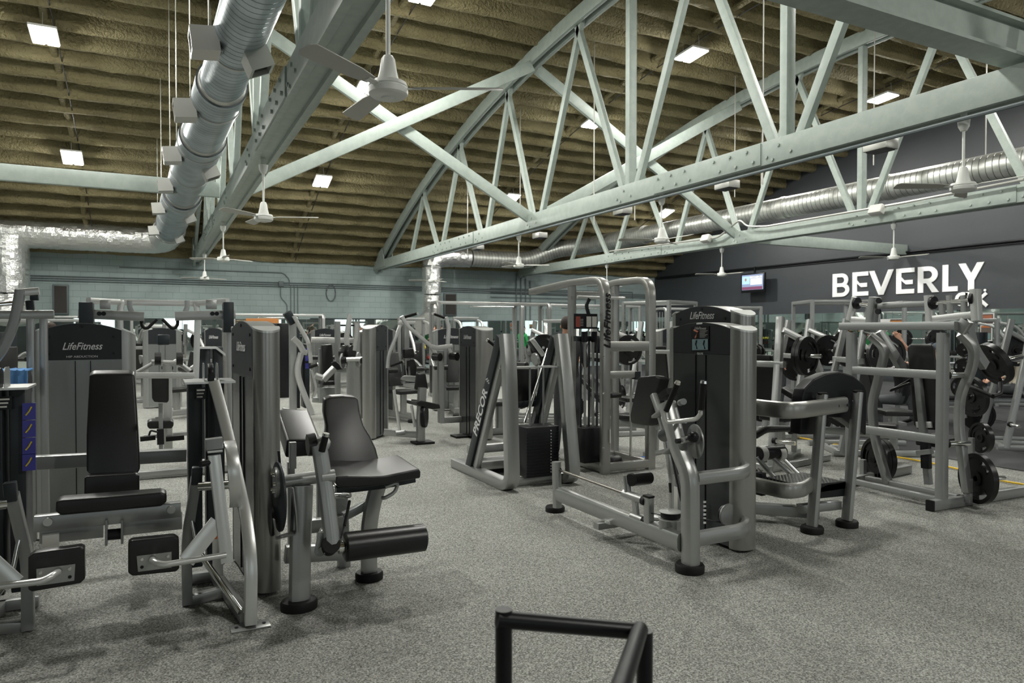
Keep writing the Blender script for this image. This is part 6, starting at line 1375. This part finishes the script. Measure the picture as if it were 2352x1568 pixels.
# ================================================================ people
def person(lab, x, y, rz, J, top, legs, hair=HAIR, cap=None, sleeve=True, shorts=False):
    """one continuous skinned body; J maps joints to local points (x right, y forward is -y, z up)"""
    t = thing('person', (x, y, 0), lab, 'person', None, rz)
    N = ['pelvis', 'belly', 'chest', 'neck', 'skull', 'crown']
    for s in 'LR': N += ['sho'+s, 'elb'+s, 'wri'+s, 'hip'+s, 'kne'+s, 'ank'+s, 'toe'+s]
    rad = dict(pelvis=(.155, .11), belly=(.135, .1), chest=(.165, .115), neck=(.056, .056), skull=(.082, .095), crown=(.07, .08))
    for s in 'LR': rad.update({'sho'+s: (.062, .062), 'elb'+s: (.042, .042), 'wri'+s: (.028, .028), 'hip'+s: (.088, .088), 'kne'+s: (.06, .06), 'ank'+s: (.038, .038), 'toe'+s: (.035, .03)})
    E_ = [('pelvis', 'belly'), ('belly', 'chest'), ('chest', 'neck'), ('neck', 'skull'), ('skull', 'crown')]
    for s in 'LR': E_ += [('chest', 'sho'+s), ('sho'+s, 'elb'+s), ('elb'+s, 'wri'+s), ('pelvis', 'hip'+s), ('hip'+s, 'kne'+s), ('kne'+s, 'ank'+s), ('ank'+s, 'toe'+s)]
    me = bpy.data.meshes.new('body'); me.from_pydata([J[n] for n in N], [(N.index(a), N.index(b)) for a, b in E_], [])
    o = bpy.data.objects.new('body', me); COL.objects.link(o)
    sk = o.modifiers.new('skin', 'SKIN'); sk.use_smooth_shade = True
    for i, n in enumerate(N): me.skin_vertices[0].data[i].radius = rad[n]
    me.skin_vertices[0].data[0].use_root = True
    sb = o.modifiers.new('sub', 'SUBSURF'); sb.levels = 2; sb.render_levels = 2
    bpy.context.view_layer.update()
    m2 = bpy.data.meshes.new_from_object(o.evaluated_get(bpy.context.evaluated_depsgraph_get())); bpy.data.objects.remove(o)
    for m in (SKIN, top, legs, RUBBER): m2.materials.append(m)
    seg = {}
    for a, b in E_: seg[(a, b)] = 1 if a in ('belly', 'chest', 'pelvis') and not b.startswith('hip') and b != 'neck' else (1 if (a.startswith('sho') and sleeve) else (2 if a[:3] in ('hip',) or b[:3] == 'hip' or (a[:3] == 'kne' and not shorts) else (3 if a[:3] == 'ank' else 0)))
    seg[('chest', 'neck')] = 1
    for f in m2.polygons:
        c = f.center; best = None
        for (a, b), k in seg.items():
            p, q = V(J[a]), V(J[b]); u = max(0, min(1, (c-p).dot(q-p)/max(1e-6, (q-p).length_squared))); dd = (c-p-(q-p)*u).length-.5*(rad[a][0]*(1-u)+rad[b][0]*u)
            kk = 0 if (a, b) == ('chest', 'neck') and u > .75 else k
            if best is None or dd < best[0]: best = (dd, kk)
        f.material_index = best[1]; f.use_smooth = True
    b = bpy.data.objects.new('body', m2); COL.objects.link(b); b.parent = t
    sc, cr = V(J['skull']), V(J['crown']); fw_ = V(J.get('face', (0, -1, 0))).normalized(); up_ = (cr-sc).normalized(); sd_ = fw_.cross(up_)
    hm = MB().sphere(sc+up_*.045-fw_*.018, .103, 16, (.9, 1.0, .95)); hm.v = [p for p in hm.v]
    hm.build('cap' if cap else 'hair', cap or hair, t, loc=1)
    if cap: MB().cyl(sc+up_*.07+fw_*.06, sc+up_*.06+fw_*.15, .07, .05).build('cap_peak', cap, t, loc=1)
    MB().sphere(sc+fw_*.1, .018, 8).build('nose', SKIN, b, loc=1)
    for s in (-1, 1):
        MB().sphere(sc+fw_*.085+up_*.03+sd_*.032*s, .01, 8).build('eye', BLACK, b, loc=1); MB().sphere(sc+sd_*.085*s, .022, 8, (.6, 1, 1.3)).build('ear', SKIN, b, loc=1)
    MB().beam(sc+fw_*.088-up_*.045-sd_*.022, sc+fw_*.088-up_*.045+sd_*.022, .01, .008).build('mouth', REDB, b, loc=1)
    for s in 'LR':
        w_, e_ = V(J['wri'+s]), V(J['elb'+s]); d_ = (w_-e_).normalized(); a_ = d_.orthogonal().normalized(); c_ = d_.cross(a_)
        h = MB().sweep([w_-d_*.02, w_+d_*.03, w_+d_*.085], rrect(.075, .028, .012), a_)
        for k in range(4):
            base = w_+d_*.08+c_*(-.028+k*.019)*1; ln = (.065, .075, .07, .055)[k]
            h.tube([base, base+d_*ln*.5, base+d_*ln*.9-a_*.02], .008, n=7)
        h.tube([w_+d_*.03+c_*.03, w_+d_*.06+c_*.055, w_+d_*.09+c_*.05-a_*.015], .0095, n=7)
        h.build('hand', SKIN, b, loc=1)
    return t
def standing(**k):
    J = dict(pelvis=(0, 0, .95), belly=(0, 0, 1.12), chest=(0, 0, 1.34), neck=(0, 0, 1.52), skull=(0, -.02, 1.64), crown=(0, -.01, 1.71))
    for s, q in (('L', -1), ('R', 1)): J.update({'sho'+s: (q*.18, 0, 1.42), 'elb'+s: (q*.23, .03, 1.13), 'wri'+s: (q*.23, -.1, .9), 'hip'+s: (q*.1, 0, .9), 'kne'+s: (q*.11, -.02, .5), 'ank'+s: (q*.12, .02, .08), 'toe'+s: (q*.14, -.15, .035)})
    J.update(k); return J
def sitting(**k):
    J = dict(pelvis=(0, 0, .6), belly=(0, -.02, .76), chest=(0, -.05, .98), neck=(0, -.08, 1.14), skull=(0, -.12, 1.25), crown=(0, -.12, 1.32))
    for s, q in (('L', -1), ('R', 1)): J.update({'sho'+s: (q*.19, -.05, 1.05), 'elb'+s: (q*.25, -.12, .78), 'wri'+s: (q*.15, -.35, .72), 'hip'+s: (q*.1, -.05, .57), 'kne'+s: (q*.18, -.46, .55), 'ank'+s: (q*.18, -.42, .09), 'toe'+s: (q*.2, -.58, .035)})
    J.update(k); return J
def man(u, d, rz, J, *a, **k): x, y = AT(u, d); return person(k.pop('lab'), x, y, R(rz), J, *a, **k)
man(1200, 24, 100, standing(wriL=(-.15, -.35, 1.2), elbL=(-.22, -.05, 1.12), wriR=(.15, -.35, 1.2), elbR=(.22, -.05, 1.12)), GREENT, mat('grey_trousers', (.2, .2, .19), .8), lab='person in a green shirt standing near the mirrors, arms bent forward')
man(1304, 9.0, 150, standing(pelvis=(0, .1, .93), wriL=(-.2, -.3, 1.2), wriR=(.2, -.3, 1.2), kneR=(.12, .1, .5), ankR=(.14, .3, .12), toeR=(.15, .15, .06)), mat('black_top', (.02, .02, .022), .8), PANTS, lab='person in dark grey leggings standing behind the A-frame')
man(2170, 11.6, 190, sitting(), HOODIE, PANTS, cap=mat('dark_cap', (.06, .07, .09), .8), lab='person in a grey hoodie and dark cap seated with their back turned')
man(2338, 12.2, 195, sitting(), KHAKI, PANTS, lab='person with dark hair in a cream shirt seated at the right edge')
man(1008, 18.5, 120, standing(wriR=(.2, -.2, 1.75), elbR=(.32, -.1, 1.5)), BLACK, PANTS, lab='person in a black top raising a bare arm, seen through the overhead arms', sleeve=False)
man(822, 22.6, 60, standing(wriL=(-.12, -.3, 1.25), elbL=(-.22, -.02, 1.12)), mat('slate_shirt', (.12, .13, .14), .8), PANTS, lab='person in a slate shirt standing behind the round roller machine', hair=mat('grey_hair', (.25, .2, .16), .8))
man(118, 16.5, 100, standing(), mat('dark_green_top', (.03, .07, .05), .8), PANTS, lab='person in a dark green top behind the left machines')
man(1795, 14.5, 30, standing(), GREENT, PANTS, lab='person in a green shirt behind the plate at the right')
man(1985, 13.8, 10, standing(), mat('leaf_green_shirt', (.02, .22, .06), .8), PANTS, lab='person in a green shirt behind the press frame upright')
man(2078, 10.4, 190, sitting(wriR=(.3, -.2, 1.45), elbR=(.38, -.02, 1.15), wriL=(-.3, -.2, 1.45), elbL=(-.38, -.02, 1.15)), BLACK, PANTS, lab='person seated behind the press backrest holding one fist up', sleeve=False)
# wave to instances: nothing else moves

# ---------------------------------------------------------------- small marks
t = [o for o in bpy.data.objects if o.get('label') == 'plate loaded machine with yellow badge behind the curved tubes'][0]
bd = MB().aabb((-.30, .2, 1.25), (-.2, .215, 1.55)); o = bd.build('badge', BLACK, t, loc=1)
M_ = WORLD(t)
for k, wd_ in enumerate(('HAMMER', 'STRENGTH')):
    for f in (-1,): text('badge_lettering', wd_, .045, YELLOW, M_ @ V((-.232-.035*k, .195, 1.4)), M_.to_3x3() @ V((0, 0, -1)), M_.to_3x3() @ V((1, 0, 0)), o)
